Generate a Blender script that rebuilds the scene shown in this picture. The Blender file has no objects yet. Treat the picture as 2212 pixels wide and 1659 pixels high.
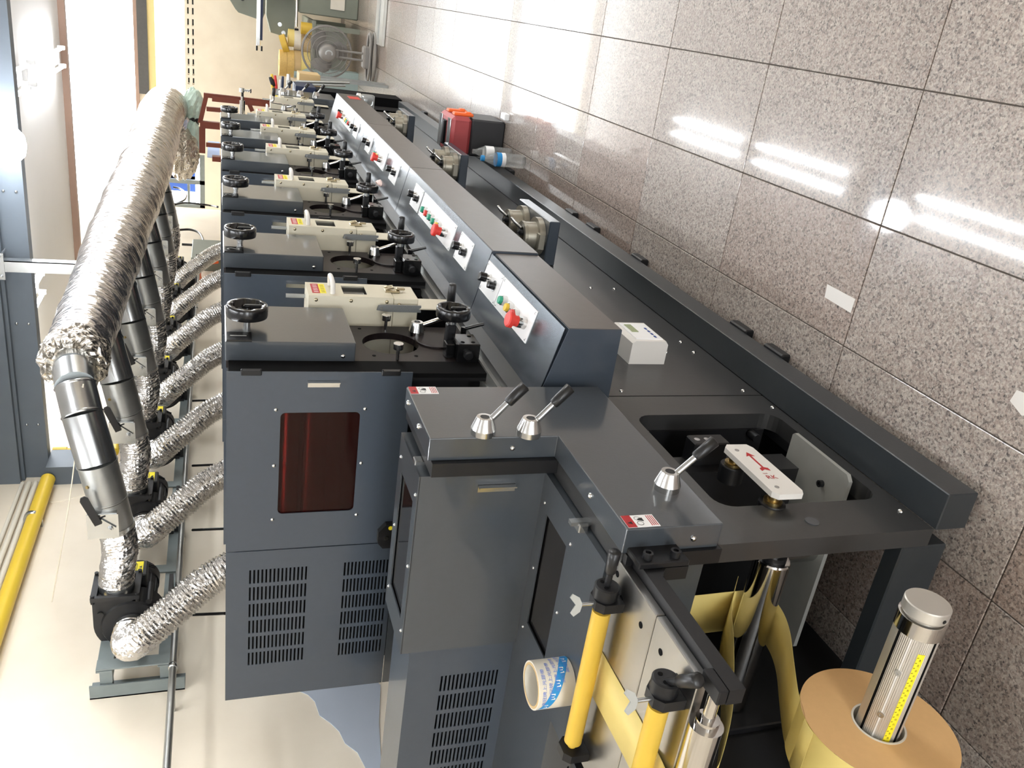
import bpy, math, random
from mathutils import Vector, Matrix
random.seed(7)
scn = bpy.context.scene
col = scn.collection
PI = math.pi

# ------------------------------------------------------------------ camera
# The photograph was taken in portrait and is stored on its side: world "up" points to the left of the frame.
YAW, PITCH, ROLL, FPX, EYE = 0.4313, 0.3346, 0.0008, 1829.5, 1.4492
cy, sy, cp, sp = math.cos(YAW), math.sin(YAW), math.cos(PITCH), math.sin(PITCH)
FW = Vector((cp*cy, cp*sy, -sp))
_r = Vector((sy, -cy, 0)); _d = FW.cross(_r)
RT = _r*math.cos(ROLL) + _d*math.sin(ROLL); DN = FW.cross(RT)
EYEP = Vector((0, 0, EYE))
cam_d = bpy.data.cameras.new('camera'); cam = bpy.data.objects.new('camera', cam_d); col.objects.link(cam)
cam_d.sensor_fit = 'HORIZONTAL'; cam_d.sensor_width = 36; cam_d.lens = FPX/2212*36
cam_d.clip_start = 0.05; cam_d.clip_end = 100
m = Matrix.Identity(4)
for i, v in enumerate((DN, RT, -FW)):
    for k in range(3): m[k][i] = v[k]
m.translation = EYEP
cam.matrix_world = m
scn.camera = cam

# ------------------------------------------------------------------ light and exposure
scn.view_settings.view_transform = 'Standard'; scn.view_settings.look = 'None'
scn.view_settings.gamma = 1; scn.view_settings.use_curve_mapping = False
scn.view_settings.exposure = 0.0
wd = bpy.data.worlds.new('sky'); scn.world = wd; wd.use_nodes = True
bg = wd.node_tree.nodes['Background']; bg.inputs[0].default_value = (0.93, 0.97, 1.0, 1); bg.inputs[1].default_value = 14.0
TUBE = 40.0          # emission of the ceiling tubes
def portal(name, loc, rot, sx, sy):
    l = bpy.data.lights.new(name, 'AREA'); l.shape = 'RECTANGLE'; l.size = sx; l.size_y = sy
    l.cycles.is_portal = True
    o = bpy.data.objects.new(name, l); o.location = loc; o.rotation_euler = rot; col.objects.link(o)
portal('daylight_end_window', (11.75, 0.3, 2.85), (0, PI/2, 0), 1.0, 5.0)
portal('daylight_end_band', (11.75, 0.3, 2.0), (0, PI/2, 0), .4, 5.0)
portal('added_near_window', (-6.1, -.9, 1.55), (0, -PI/2, 0), 1.5, 5.4)  # for the opening added behind the view to light the near end
portal('added_side_window', (4.9, -4.3, 1.75), (PI/2, 0, 0), 2.6, 1.1)  # for the opening added in the unseen right wall

# ------------------------------------------------------------------ materials
def lin(c): return tuple((v/255/12.92 if v/255 <= .04045 else ((v/255+.055)/1.055)**2.4) for v in c)
MATS = {}
def mat(name, rgb, rough=.5, metal=0., var=.06, scale=40., bump=0., spec=.5, coat=0., emit=None, estr=0., alpha=1., trans=0., bscale=None, ior=1.45):
    m = bpy.data.materials.new(name); m.use_nodes = True
    nt = m.node_tree; b = nt.nodes['Principled BSDF']
    c = lin(rgb)
    tc = nt.nodes.new('ShaderNodeTexCoord'); nz = nt.nodes.new('ShaderNodeTexNoise')
    nz.inputs['Scale'].default_value = scale; nz.inputs['Detail'].default_value = 4
    nt.links.new(tc.outputs['Object'], nz.inputs['Vector'])
    mx = nt.nodes.new('ShaderNodeMix'); mx.data_type = 'RGBA'
    mx.inputs[6].default_value = (*[max(0, v*(1-var)) for v in c], 1); mx.inputs[7].default_value = (*[min(1, v*(1+var)) for v in c], 1)
    nt.links.new(nz.outputs[0], mx.inputs[0]); nt.links.new(mx.outputs[2], b.inputs['Base Color'])
    b.inputs['Roughness'].default_value = rough; b.inputs['Metallic'].default_value = metal
    b.inputs['Specular IOR Level'].default_value = spec; b.inputs['Coat Weight'].default_value = coat
    b.inputs['Coat Roughness'].default_value = .08; b.inputs['IOR'].default_value = ior
    if trans: b.inputs['Transmission Weight'].default_value = trans
    if alpha < 1: b.inputs['Alpha'].default_value = alpha
    if emit: b.inputs['Emission Color'].default_value = (*lin(emit), 1); b.inputs['Emission Strength'].default_value = estr
    if bump:
        n2 = nt.nodes.new('ShaderNodeTexNoise'); n2.inputs['Scale'].default_value = bscale or scale*3; n2.inputs['Detail'].default_value = 3
        nt.links.new(tc.outputs['Object'], n2.inputs['Vector'])
        bp = nt.nodes.new('ShaderNodeBump'); bp.inputs['Strength'].default_value = bump; bp.inputs['Distance'].default_value = .004
        nt.links.new(n2.outputs[0], bp.inputs['Height']); nt.links.new(bp.outputs[0], b.inputs['Normal'])
    MATS[name] = m
    return m
mat('paint', (62, 67, 72), .28, 0, .06, 60, .03, coat=.7)
mat('paint_side', (60, 68, 78), .34, 0, .06, 60, .03, coat=.4)
mat('paint_base', (44, 48, 51), .34, 0, .08, 40, .03, coat=.15)
mat('paint_sheet', (52, 52, 52), .34, .05, .08, 25, .03, coat=.25)
mat('console_steel', (92, 98, 104), .24, .7, .22, 9, .05)
mat('console_front', (98, 93, 90), .36, .35, .1, 30, .03)
mat('black_metal', (26, 26, 28), .42, .2, .1, 50)
mat('black_gloss', (15, 15, 16), .24, 0, .1, 50, coat=.2)
mat('dark_void', (9, 9, 10), .85, 0, .1, 20, spec=.15)
mat('unit_plate', (30, 23, 23), .42, 0, .25, 18, .02, spec=.35)
mat('alu', (206, 206, 204), .2, 1, .04, 60)
mat('alu_matte', (178, 178, 172), .5, .45, .08, 30)
mat('grip', (24, 24, 25), .38, 0, .1, 50, coat=.1)
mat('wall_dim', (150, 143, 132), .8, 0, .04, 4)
mat('alu_flat', (178, 176, 170), .42, .9, .08, 30)
mat('steel_table', (182, 181, 178), .28, 1, .16, 10, .02)
mat('chrome', (205, 203, 200), .1, 1, .03, 20)
mat('zinc', (190, 192, 192), .26, .95, .1, 30)
mat('zinc_dark', (166, 167, 164), .36, .85, .15, 25)
mat('steel_grain', (128, 130, 130), .55, .7, .3, 400)
mat('cream', (214, 207, 186), .4, 0, .04, 30, coat=.1)
mat('white_panel', (246, 246, 246), .3, 0, .02, 20)
mat('white_plastic', (226, 222, 216), .4, 0, .03, 20)
mat('paper_yellow', (230, 208, 128), .5, 0, .03, 12)
mat('paper_edge', (214, 172, 118), .75, 0, .05, 90)
mat('rubber_yellow', (208, 172, 64), .45, 0, .05, 30)
mat('brass', (170, 150, 104), .3, 1, .08, 30)
mat('red', (206, 58, 50), .4, 0, .05, 30)
mat('red_print', (178, 40, 44), .5, 0, .03, 30)
mat('green', (40, 150, 118), .4, 0, .05, 30)
mat('yellow', (226, 190, 60), .4, 0, .05, 30)
mat('yellow_label', (240, 222, 40), .5, 0, .03, 30)
mat('pvc_yellow', (226, 192, 60), .42, 0, .05, 12)
mat('pvc_white', (226, 220, 206), .45, 0, .05, 12)
mat('orange', (236, 104, 40), .45, 0, .05, 20)
mat('box_red', (160, 66, 68), .5, 0, .08, 20)
mat('box_black', (38, 38, 40), .5, 0, .08, 20)
mat('frame_grey', (118, 126, 126), .5, .1, .12, 25)
mat('beam_grey', (96, 104, 112), .5, .1, .1, 8)
mat('blower_black', (30, 30, 31), .45, .1, .12, 40, .05)
mat('wood', (112, 52, 34), .5, 0, .2, 14)
mat('blue', (38, 70, 140), .5, 0, .1, 20)
mat('blue_sky', (40, 140, 205), .5, 0, .03, 20)
mat('machine_green', (124, 128, 116), .5, 0, .06, 14)
mat('fan_grey', (132, 128, 124), .45, .1, .05, 30)
mat('trim_brown', (166, 138, 122), .6, 0, .08, 10)
mat('ceil', (240, 239, 237), .8, 0, .02, 4)
mat('roof_dark', (88, 86, 84), .7, 0, .15, 30)
mat('fascia', (236, 214, 150), .7, 0, .04, 10)
mat('grout', (92, 84, 76), .8, 0, .1, 40)
mat('tube', (255, 255, 255), .5, 0, 0, 5, emit=(246, 250, 255), estr=TUBE)
mat('lamp_body', (240, 240, 240), .4, 0, .02, 10)
mat('tinted', (20, 18, 18), .06, 0, .1, 20, coat=.6)
mat('red_acrylic', (44, 22, 22), .07, 0, .35, 4, coat=.5)
mat('clear', (235, 240, 240), .04, 0, 0, 10, trans=.95, ior=1.2)
mat('glass_smoke', (60, 60, 60), .1, 0, .1, 10, coat=.5)
mat('navy', (34, 44, 72), .5, 0, .1, 20)
mat('bag_green', (190, 212, 200), .35, 0, .3, 20, .3)
mat('string', (236, 226, 206), .7, 0, .05, 30)
mat('cardboard', (196, 168, 120), .7, 0, .08, 20)
mat('dirty_white', (220, 214, 200), .6, 0, .08, 20)
mat('green_grey', (150, 168, 166), .5, 0, .08, 20)
mat('lcd', (150, 160, 120), .2, 0, .1, 60)

mat('shaft_alu', (206, 202, 194), .42, .75, .04, 30)
mat('blue_print', (96, 128, 210), .5, 0, .03, 20)
def wall_mat():
    m = bpy.data.materials.new('wall'); m.use_nodes = True; nt = m.node_tree; b = nt.nodes['Principled BSDF']; L = nt.links
    b.inputs['Roughness'].default_value = .75
    tc = nt.nodes.new('ShaderNodeTexCoord')
    n = nt.nodes.new('ShaderNodeTexNoise'); n.inputs['Scale'].default_value = 3; n.inputs['Detail'].default_value = 6; L.new(tc.outputs['Object'], n.inputs[0])
    r = nt.nodes.new('ShaderNodeValToRGB'); r.color_ramp.elements[0].position = .3; r.color_ramp.elements[1].position = .7
    r.color_ramp.elements[0].color = (*lin((226, 214, 194)), 1); r.color_ramp.elements[1].color = (*lin((238, 227, 208)), 1)
    L.new(n.outputs[0], r.inputs[0]); L.new(r.outputs[0], b.inputs['Base Color'])
    MATS['wall'] = m
wall_mat()
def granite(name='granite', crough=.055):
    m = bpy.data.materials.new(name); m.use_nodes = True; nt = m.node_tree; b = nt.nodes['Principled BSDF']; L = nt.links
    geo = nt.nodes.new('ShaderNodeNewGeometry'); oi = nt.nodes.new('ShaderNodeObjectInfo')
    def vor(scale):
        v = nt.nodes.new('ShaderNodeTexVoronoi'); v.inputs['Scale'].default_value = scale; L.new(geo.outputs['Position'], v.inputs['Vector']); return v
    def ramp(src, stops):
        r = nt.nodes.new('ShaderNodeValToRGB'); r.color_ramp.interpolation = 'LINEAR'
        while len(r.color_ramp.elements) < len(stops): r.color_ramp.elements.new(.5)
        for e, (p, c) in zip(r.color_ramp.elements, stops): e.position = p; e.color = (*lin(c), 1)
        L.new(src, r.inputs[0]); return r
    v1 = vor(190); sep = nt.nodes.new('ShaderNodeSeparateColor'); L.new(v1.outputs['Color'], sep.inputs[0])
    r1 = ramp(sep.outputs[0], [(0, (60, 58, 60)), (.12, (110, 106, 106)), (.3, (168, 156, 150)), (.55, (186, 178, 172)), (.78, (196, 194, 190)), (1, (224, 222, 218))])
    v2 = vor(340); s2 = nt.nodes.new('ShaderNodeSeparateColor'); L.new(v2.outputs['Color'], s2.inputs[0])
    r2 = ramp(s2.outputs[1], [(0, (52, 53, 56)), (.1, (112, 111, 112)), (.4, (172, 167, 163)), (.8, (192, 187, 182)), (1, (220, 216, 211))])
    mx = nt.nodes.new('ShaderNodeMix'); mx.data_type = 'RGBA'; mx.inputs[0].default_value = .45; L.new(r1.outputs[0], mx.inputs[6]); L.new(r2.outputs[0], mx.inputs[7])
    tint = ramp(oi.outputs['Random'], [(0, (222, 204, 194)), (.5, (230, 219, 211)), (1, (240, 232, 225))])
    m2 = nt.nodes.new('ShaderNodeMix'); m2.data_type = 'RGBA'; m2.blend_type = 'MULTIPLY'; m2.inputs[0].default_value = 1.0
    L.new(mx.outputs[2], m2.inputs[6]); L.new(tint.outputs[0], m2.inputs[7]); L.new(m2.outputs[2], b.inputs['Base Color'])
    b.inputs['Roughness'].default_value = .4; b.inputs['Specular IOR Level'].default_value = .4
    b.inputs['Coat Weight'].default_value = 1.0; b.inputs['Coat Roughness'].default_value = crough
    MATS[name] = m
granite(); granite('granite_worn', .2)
def foil(name, crinkle, scale, rough, tint=(214, 208, 200)):
    m = bpy.data.materials.new(name); m.use_nodes = True; nt = m.node_tree; b = nt.nodes['Principled BSDF']; L = nt.links
    b.inputs['Metallic'].default_value = .95; b.inputs['Roughness'].default_value = rough
    tc = nt.nodes.new('ShaderNodeTexCoord')
    mp = nt.nodes.new('ShaderNodeMapping'); mp.inputs['Scale'].default_value = (1.6, .6, .6) if crinkle > .6 else (1, 1, 1); L.new(tc.outputs['Object'], mp.inputs[0])
    n = nt.nodes.new('ShaderNodeTexNoise'); n.inputs['Scale'].default_value = scale; n.inputs['Detail'].default_value = 6; L.new(mp.outputs[0], n.inputs[0])
    v = nt.nodes.new('ShaderNodeTexVoronoi'); v.inputs['Scale'].default_value = scale*1.4; L.new(mp.outputs[0], v.inputs['Vector'])
    ad = nt.nodes.new('ShaderNodeMath'); ad.operation = 'ADD'; L.new(n.outputs[0], ad.inputs[0]); L.new(v.outputs[0], ad.inputs[1])
    bp = nt.nodes.new('ShaderNodeBump'); bp.inputs['Strength'].default_value = crinkle; bp.inputs['Distance'].default_value = .01
    L.new(ad.outputs[0], bp.inputs['Height']); L.new(bp.outputs[0], b.inputs['Normal'])
    r = nt.nodes.new('ShaderNodeValToRGB'); r.color_ramp.elements[0].color = (*lin([c*.8 for c in tint]), 1); r.color_ramp.elements[1].color = (*lin(tint), 1)
    L.new(n.outputs[0], r.inputs[0]); L.new(r.outputs[0], b.inputs['Base Color'])
    MATS[name] = m
foil('foil_flex', .16, 70, .22, (232, 229, 225))
foil('foil_wrap', .8, 24, .22, (226, 221, 218))
foil('foil_loose', 1.0, 40, .22, (220, 214, 204))

# ------------------------------------------------------------------ helpers
def px(x, y, X=None, Y=None, Z=None):       # photo pixel (2212x1659) -> point on the plane X=, Y= or Z=
    q = FW + RT*((1659-y)-829.5)/FPX + DN*(x-1106)/FPX
    t = X/q.x if X is not None else (Y/q.y if Y is not None else (Z-EYE)/q.z)
    return EYEP + q*t
def thing(name, loc, label, cat, group=None):
    o = bpy.data.objects.new(name, None); o.empty_display_size = .05; o.location = loc; col.objects.link(o)
    tag(o, label, cat, group); return o
def tag(o, label=None, cat=None, group=None, kind=None):
    if label: o['label'] = label
    if cat: o['category'] = cat
    if group: o['group'] = group
    if kind: o['kind'] = kind
    return o
def wloc(o):
    v = Vector((0, 0, 0))
    while o is not None: v = v + o.location; o = o.parent
    return v
class M:
    def __init__(s): s.v = []; s.f = []; s.sm = []
    def add(s, vs, fs, smooth=False):
        n = len(s.v); s.v += [tuple(p) for p in vs]; s.f += [tuple(i+n for i in f) for f in fs]; s.sm += [smooth]*len(fs); return s
    def box(s, x0, x1, y0, y1, z0, z1, c=0.):
        if x0 > x1: x0, x1 = x1, x0
        if y0 > y1: y0, y1 = y1, y0
        if z0 > z1: z0, z1 = z1, z0
        c = min(c, (x1-x0)*.45, (y1-y0)*.45, (z1-z0)*.45)
        if c <= 0:
            return s.add([(x, y, z) for x in (x0, x1) for y in (y0, y1) for z in (z0, z1)],
                  [(0, 1, 3, 2), (4, 6, 7, 5), (0, 4, 5, 1), (2, 3, 7, 6), (0, 2, 6, 4), (1, 5, 7, 3)])
        vs = []; idx = {}
        for ix in (0, 1):
            for iy in (0, 1):
                for iz in (0, 1):
                    X = (x0, x1)[ix]; Y = (y0, y1)[iy]; Z = (z0, z1)[iz]; sx = c if ix == 0 else -c; sy_ = c if iy == 0 else -c; sz = c if iz == 0 else -c
                    for a, p in (('x', (X, Y+sy_, Z+sz)), ('y', (X+sx, Y, Z+sz)), ('z', (X+sx, Y+sy_, Z))):
                        idx[(ix, iy, iz, a)] = len(vs); vs.append(p)
        fs = []
        g = lambda ix, iy, iz, a: idx[(ix, iy, iz, a)]
        for k in (0, 1):
            fs.append([g(k, *p, 'x') for p in ((0, 0), (1, 0), (1, 1), (0, 1))])
            fs.append([g(p[0], k, p[1], 'y') for p in ((0, 0), (1, 0), (1, 1), (0, 1))])
            fs.append([g(p[0], p[1], k, 'z') for p in ((0, 0), (1, 0), (1, 1), (0, 1))])
        for a in (0, 1):
            for b in (0, 1):
                fs.append([g(a, b, 0, 'x'), g(a, b, 1, 'x'), g(a, b, 1, 'y'), g(a, b, 0, 'y')])
                fs.append([g(a, 0, b, 'x'), g(a, 1, b, 'x'), g(a, 1, b, 'z'), g(a, 0, b, 'z')])
                fs.append([g(0, a, b, 'y'), g(1, a, b, 'y'), g(1, a, b, 'z'), g(0, a, b, 'z')])
                for d in (0, 1): fs.append([g(a, b, d, q) for q in 'xyz'])
        return s.add(vs, fs)
    def rings(s, rs, cap0=True, cap1=True, closed=False, smooth=True):
        n = len(rs[0]); vs = [p for r in rs for p in r]; fs = []
        R = len(rs)
        for i in range(R if closed else R-1):
            a = i*n; b = ((i+1) % R)*n
            for j in range(n): k = (j+1) % n; fs.append((a+j, a+k, b+k, b+j))
        s.add(vs, fs, smooth)
        if not closed:
            if cap0: s.add(rs[0], [tuple(range(n))[::-1]])
            if cap1: s.add(rs[-1], [tuple(range(n))])
        return s
    def lathe(s, prof, base, axis, n=24, cap=True, smooth=True):     # prof: (radius, distance along axis)
        ax = Vector(axis).normalized(); u = ax.orthogonal().normalized(); w = ax.cross(u); b = Vector(base)
        rs = [[b+ax*h+(u*math.cos(2*PI*j/n)+w*math.sin(2*PI*j/n))*r for j in range(n)] for r, h in prof]
        return s.rings(rs, cap, cap, smooth=smooth)
    def sharp(s, prof, base, axis, n=24, cap=True):                            # lathe with hard edges between segments
        for a, b in zip(prof[:-1], prof[1:]): s.lathe([a, b], base, axis, n, cap=False, smooth=abs(a[1]-b[1]) > 1e-6)
        ax = Vector(axis).normalized(); u = ax.orthogonal().normalized(); w = ax.cross(u); bb = Vector(base)
        for (r, h), rev in ((prof[0], True), (prof[-1], False)):
            if r > 1e-5 and cap and prof[0] != prof[-1]:
                ring = [bb+ax*h+(u*math.cos(2*PI*j/n)+w*math.sin(2*PI*j/n))*r for j in range(n)]
                s.add(ring, [tuple(range(n))[::-1] if rev else tuple(range(n))])
        return s
    def cyl(s, p0, p1, r, n=16, r1=None):
        p0 = Vector(p0); p1 = Vector(p1); d = p1-p0
        return s.sharp([(r, 0), (r if r1 is None else r1, d.length)], p0, d, n)
    def tube(s, pts, r, n=10, smooth=True, cap=True):                # r: radius or function of 0..1
        pts = [Vector(p) for p in pts]; T = []
        for i in range(len(pts)):
            a = pts[max(0, i-1)]; b = pts[min(len(pts)-1, i+1)]; T.append((b-a).normalized())
        u = T[0].orthogonal().normalized(); rs = []
        for i, p in enumerate(pts):
            u = (u - T[i]*u.dot(T[i])).normalized(); w = T[i].cross(u)
            rr = r(i/(len(pts)-1)) if callable(r) else r
            rs.append([p+(u*math.cos(2*PI*j/n)+w*math.sin(2*PI*j/n))*rr for j in range(n)])
        return s.rings(rs, cap, cap, smooth=smooth)
    def prism(s, poly, a, b, axis='y'):                              # polygon given in the two other axes
        def P(p, t): return {'y': (p[0], t, p[1]), 'x': (t, p[0], p[1]), 'z': (p[0], p[1], t)}[axis]
        n = len(poly); vs = [P(p, a) for p in poly]+[P(p, b) for p in poly]
        fs = [tuple(range(n))[::-1], tuple(range(n, 2*n))]+[(i, (i+1) % n, n+(i+1) % n, n+i) for i in range(n)]
        return s.add(vs, fs)
    def holed(s, u0, u1, v0, v1, holes, t0, t1, axis='y'):           # plate with rectangular holes, thickness t0..t1
        us = sorted({u0, u1, *[h[0] for h in holes], *[h[1] for h in holes]}); vs_ = sorted({v0, v1, *[h[2] for h in holes], *[h[3] for h in holes]})
        def P(u, v, t): return {'y': (u, t, v), 'x': (t, u, v), 'z': (u, v, t)}[axis]
        inside = lambda u, v: any(h[0] < u < h[1] and h[2] < v < h[3] for h in holes)
        V = {}; vs = []; fs = []
        def vid(u, v, k):
            if (u, v, k) not in V: V[(u, v, k)] = len(vs); vs.append(P(u, v, (t0, t1)[k]))
            return V[(u, v, k)]
        solid = {}
        for i in range(len(us)-1):
            for j in range(len(vs_)-1): solid[(i, j)] = not inside((us[i]+us[i+1])/2, (vs_[j]+vs_[j+1])/2)
        for (i, j), ok in solid.items():
            if not ok: continue
            c = [(us[i], vs_[j]), (us[i+1], vs_[j]), (us[i+1], vs_[j+1]), (us[i], vs_[j+1])]
            fs.append([vid(*p, 0) for p in c]); fs.append([vid(*p, 1) for p in c][::-1])
            for di, dj, e in ((0, -1, (0, 1)), (1, 0, (1, 2)), (0, 1, (2, 3)), (-1, 0, (3, 0))):
                if not solid.get((i+di, j+dj), False):
                    a, b = c[e[0]], c[e[1]]; fs.append([vid(*a, 0), vid(*a, 1), vid(*b, 1), vid(*b, 0)])
        return s.add(vs, fs)
    def ringplate(s, outer, c, r, t0, t1, axis='y', n=40):           # plate (rect outer u0,u1,v0,v1) with a round hole
        u0, u1, v0, v1 = outer
        def P(u, v, t): return {'y': (u, t, v), 'x': (t, u, v), 'z': (u, v, t)}[axis]
        angs = [2*PI*j/n for j in range(n)]
        cor = [math.atan2(b-c[1], a-c[0]) % (2*PI) for a in (u0, u1) for b in (v0, v1)]
        angs = sorted(set(angs+cor)); n = len(angs)
        def out(a):
            dx, dy = math.cos(a), math.sin(a); ts = []
            if dx > 1e-9: ts.append((u1-c[0])/dx)
            if dx < -1e-9: ts.append((u0-c[0])/dx)
            if dy > 1e-9: ts.append((v1-c[1])/dy)
            if dy < -1e-9: ts.append((v0-c[1])/dy)
            t = min(ts); return c[0]+dx*t, c[1]+dy*t
        I = [(c[0]+r*math.cos(a), c[1]+r*math.sin(a)) for a in angs]; O = [out(a) for a in angs]
        vs = [P(*p, t0) for p in I]+[P(*p, t0) for p in O]+[P(*p, t1) for p in I]+[P(*p, t1) for p in O]; fs = []
        for j in range(n):
            k = (j+1) % n
            fs += [(j, k, n+k, n+j), (2*n+j, 3*n+j, 3*n+k, 2*n+k), (j, 2*n+j, 2*n+k, k), (n+j, n+k, 3*n+k, 3*n+j)]
        return s.add(vs, fs)
    def obj(s, name, m, parent=None, loc=None):
        me = bpy.data.meshes.new(name)
        o = bpy.data.objects.new(name, me); col.objects.link(o)
        if parent is not None: o.parent = parent; org = wloc(parent)
        else: org = Vector(loc) if loc is not None else Vector((0, 0, 0)); o.location = org
        me.from_pydata([tuple(Vector(p)-org) for p in s.v], [], s.f)
        for p, k in zip(me.polygons, s.sm): p.use_smooth = k
        if m: me.materials.append(MATS[m])
        return o
def spline(pts, k=8):
    P = [Vector(p) for p in pts]; out = []
    for i in range(len(P)-1):
        a = P[max(0, i-1)]; b = P[i]; c = P[i+1]; d = P[min(len(P)-1, i+2)]
        for j in range(k):
            t = j/k
            out.append(.5*((2*b)+(c-a)*t+(2*a-5*b+4*c-d)*t*t+(3*b-a-3*c+d)*t*t*t))
    out.append(P[-1]); return out
def resample(pts, n):
    L = [0]
    for a, b in zip(pts[:-1], pts[1:]): L.append(L[-1]+(b-a).length)
    out = []; i = 0
    for k in range(n):
        t = L[-1]*k/(n-1)
        while i < len(L)-2 and L[i+1] < t: i += 1
        w = (t-L[i])/max(1e-9, L[i+1]-L[i]); out.append(pts[i].lerp(pts[i+1], w))
    return out, L[-1]
def flex(pts, r, pitch=.0125, depth=.1, n=26, jitter=.0):            # corrugated hose
    p = spline(pts, 8); rr, L = resample(p, 200); N = max(8, int(L/pitch))*2+1
    rr, L = resample(p, N)
    mm = M(); rs = []
    pts2 = rr; T = [(pts2[min(N-1, i+1)]-pts2[max(0, i-1)]).normalized() for i in range(N)]
    u = T[0].orthogonal().normalized()
    for i in range(N):
        u = (u-T[i]*u.dot(T[i])).normalized(); w = T[i].cross(u)
        q = r*(1 - (depth if i % 2 else 0))
        rs.append([pts2[i]+(u*math.cos(2*PI*j/n)+w*math.sin(2*PI*j/n))*q*(1+random.uniform(-jitter, jitter)) for j in range(n)])
    return mm.rings(rs, True, True, smooth=False)
def text_mesh(txt, size, font=None):
    c = bpy.data.curves.new('t', 'FONT'); c.body = txt; c.size = size; c.align_x = 'CENTER'; c.align_y = 'CENTER'; c.resolution_u = 2
    o = bpy.data.objects.new('t', c); col.objects.link(o)
    dg = bpy.context.evaluated_depsgraph_get(); dg.update()
    e = o.evaluated_get(dg); me = e.to_mesh()
    vs = [tuple(v.co) for v in me.vertices]; fs = [tuple(p.vertices) for p in me.polygons]
    e.to_mesh_clear(); bpy.data.objects.remove(o); bpy.data.curves.remove(c)
    return vs, fs
def text_on(mm, txt, size, org, right, up, sx=1.):                 # flat lettering at org
    vs, fs = text_mesh(txt, size); o = Vector(org); r = Vector(right).normalized(); u = Vector(up).normalized()
    return mm.add([o+r*v[0]*sx+u*v[1] for v in vs], fs)
def kids(o): return [c for c in bpy.data.objects if c.parent == o]
def copy_tree(o, off=(0, 0, 0), parent=None):
    c = o.copy(); col.objects.link(c); c.parent = parent
    if parent is None: c.location = o.location+Vector(off)
    for ch in list(o.children): copy_tree(ch, (0, 0, 0), c)
    return c
def screw(parent, p, axis, r=.005, m='alu'):
    M().lathe([(r, 0), (r*.95, r*.35), (r*.6, r*.7), (0.0004, r*.8)], p, axis, 10).obj('screw', m, parent)
def bev(o, w=.0018):
    b = o.modifiers.new('edge', 'BEVEL'); b.width = w; b.segments = 2; b.limit_method = 'ANGLE'; return o
def S(o): o['kind'] = 'structure'; return o

# ================================================================== THE ROOM
XE = 11.5; YW = 2.45; CZ = 2.56
fl = S(M().box(-6, XE+.3, -4.2, 4.2, -.06, -.004).obj('floor', 'grout'))
tile_me = None
for i in range(-3, 16):
    for j in range(-4, 10):
        x0 = 1.579+.6*i; y0 = .0244+.3*j
        if tile_me is None:
            t = M().box(.0015, .5985, .0015, .2985, -.02, 0, .0012).obj('tile', 'granite', fl); tile_me = t.data
        else:
            t = bpy.data.objects.new('tile', tile_me); col.objects.link(t); t.parent = fl
        t.location = (x0, y0, 0)
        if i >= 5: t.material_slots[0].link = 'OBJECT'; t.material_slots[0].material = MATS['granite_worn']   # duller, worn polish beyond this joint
S(M().box(-6, XE+.3, -4.2, .0244-1.2, -.02, 0).box(-6, 1.579-1.8, -1.18, 4.2, -.02, 0).box(1.579-1.8, XE+.3, .0244+4.2, 4.25, -.02, 0).obj('floor_aisle', 'granite'))
S(M().box(-6, 10.05, YW, YW+.15, 0, 3.5).obj('wall_back', 'wall'))
S(M().holed(-4.35, YW+.15, 0, 3.5, [(-3.6, 1.8, .8, 2.3)], -6.15, -6, 'x').obj('wall_near', 'wall_dim'))  # unseen wall, darkened to bounce less; its window is added for near daylight
S(M().box(10.05, XE+.2, 4.1, 4.25, 0, 3.5).box(9.95, 10.05, YW+.15, 4.1, 0, 3.5).obj('wall_alcove', 'wall'))
# wall_right: unseen wall, window opening added to bring in side daylight
wr = S(M().holed(-6, XE+.2, 0, 3.5, [(3.6, 6.2, 1.2, 2.3)], -4.35, -4.2).obj('wall_right', 'wall'))
# wall_end: cream wall with two rows of vent slots, window band, roof strip and clerestory window
slots = []
y = -3.6
while y < 1.55:
    slots += [(y, y+.075, 1.766, 1.787), (y, y+.075, 1.712, 1.733)]; y += .108 if int(y*10) % 4 else .122
we = S(M().holed(-4.35, 4.1, 0, 3.5, slots+[(-3.4, 1.75, 1.815, 2.14), (2.12, 2.8, 1.60, 2.14), (-3.4, 3.9, 2.37, 3.3)], XE, XE+.15, 'x').obj('wall_end', 'wall'))
M().box(XE+.3, XE+.32, -4, 1.8, 1.6, 1.8).obj('vent_backing', 'dark_void', we)
trim = S(M().box(XE-.03, XE+.02, -4.2, 2.0, 2.33, 2.37).obj('trim_1', 'trim_brown'))
S(M().box(XE-.02, XE, -4.2, 1.6, 2.14, 2.22).obj('trim_2', 'fascia'))
tr3 = S(M().box(XE-.04, XE, -4.2, 1.45, 2.22, 2.33).obj('trim_3', 'roof_dark'))
w1 = S(M().box(XE+.02, XE+.06, 2.45, 2.5, 1.6, 2.14).box(XE+.02, XE+.06, 2.76, 2.8, 1.6, 2.14).box(XE+.02, XE+.06, 2.1, 2.8, 1.6, 1.66).box(XE+.02, XE+.06, 2.5, 2.76, 1.78, 1.81).obj('window_1', 'frame_grey'))
M().box(XE+.3, XE+.34, 2.0, 2.5, 1.72, 2.12).box(XE+.3, XE+.34, 2.46, 2.66, 1.72, 2.12).obj('blue_awning', 'blue', w1)
S(M().box(-6.15, 7.55, -4.35, YW+.1, CZ, CZ+.06).obj('ceiling', 'ceil'))
S(M().box(7.5, XE+.2, -4.35, 4.2, 3.45, 3.5).box(7.5, 7.56, -4.35, YW+.1, CZ, 3.47).obj('ceiling_far', 'ceil'))
S(M().box(7.5, 7.57, -4.2, YW, CZ-.045, CZ).obj('trim_4', 'trim_brown'))
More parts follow.
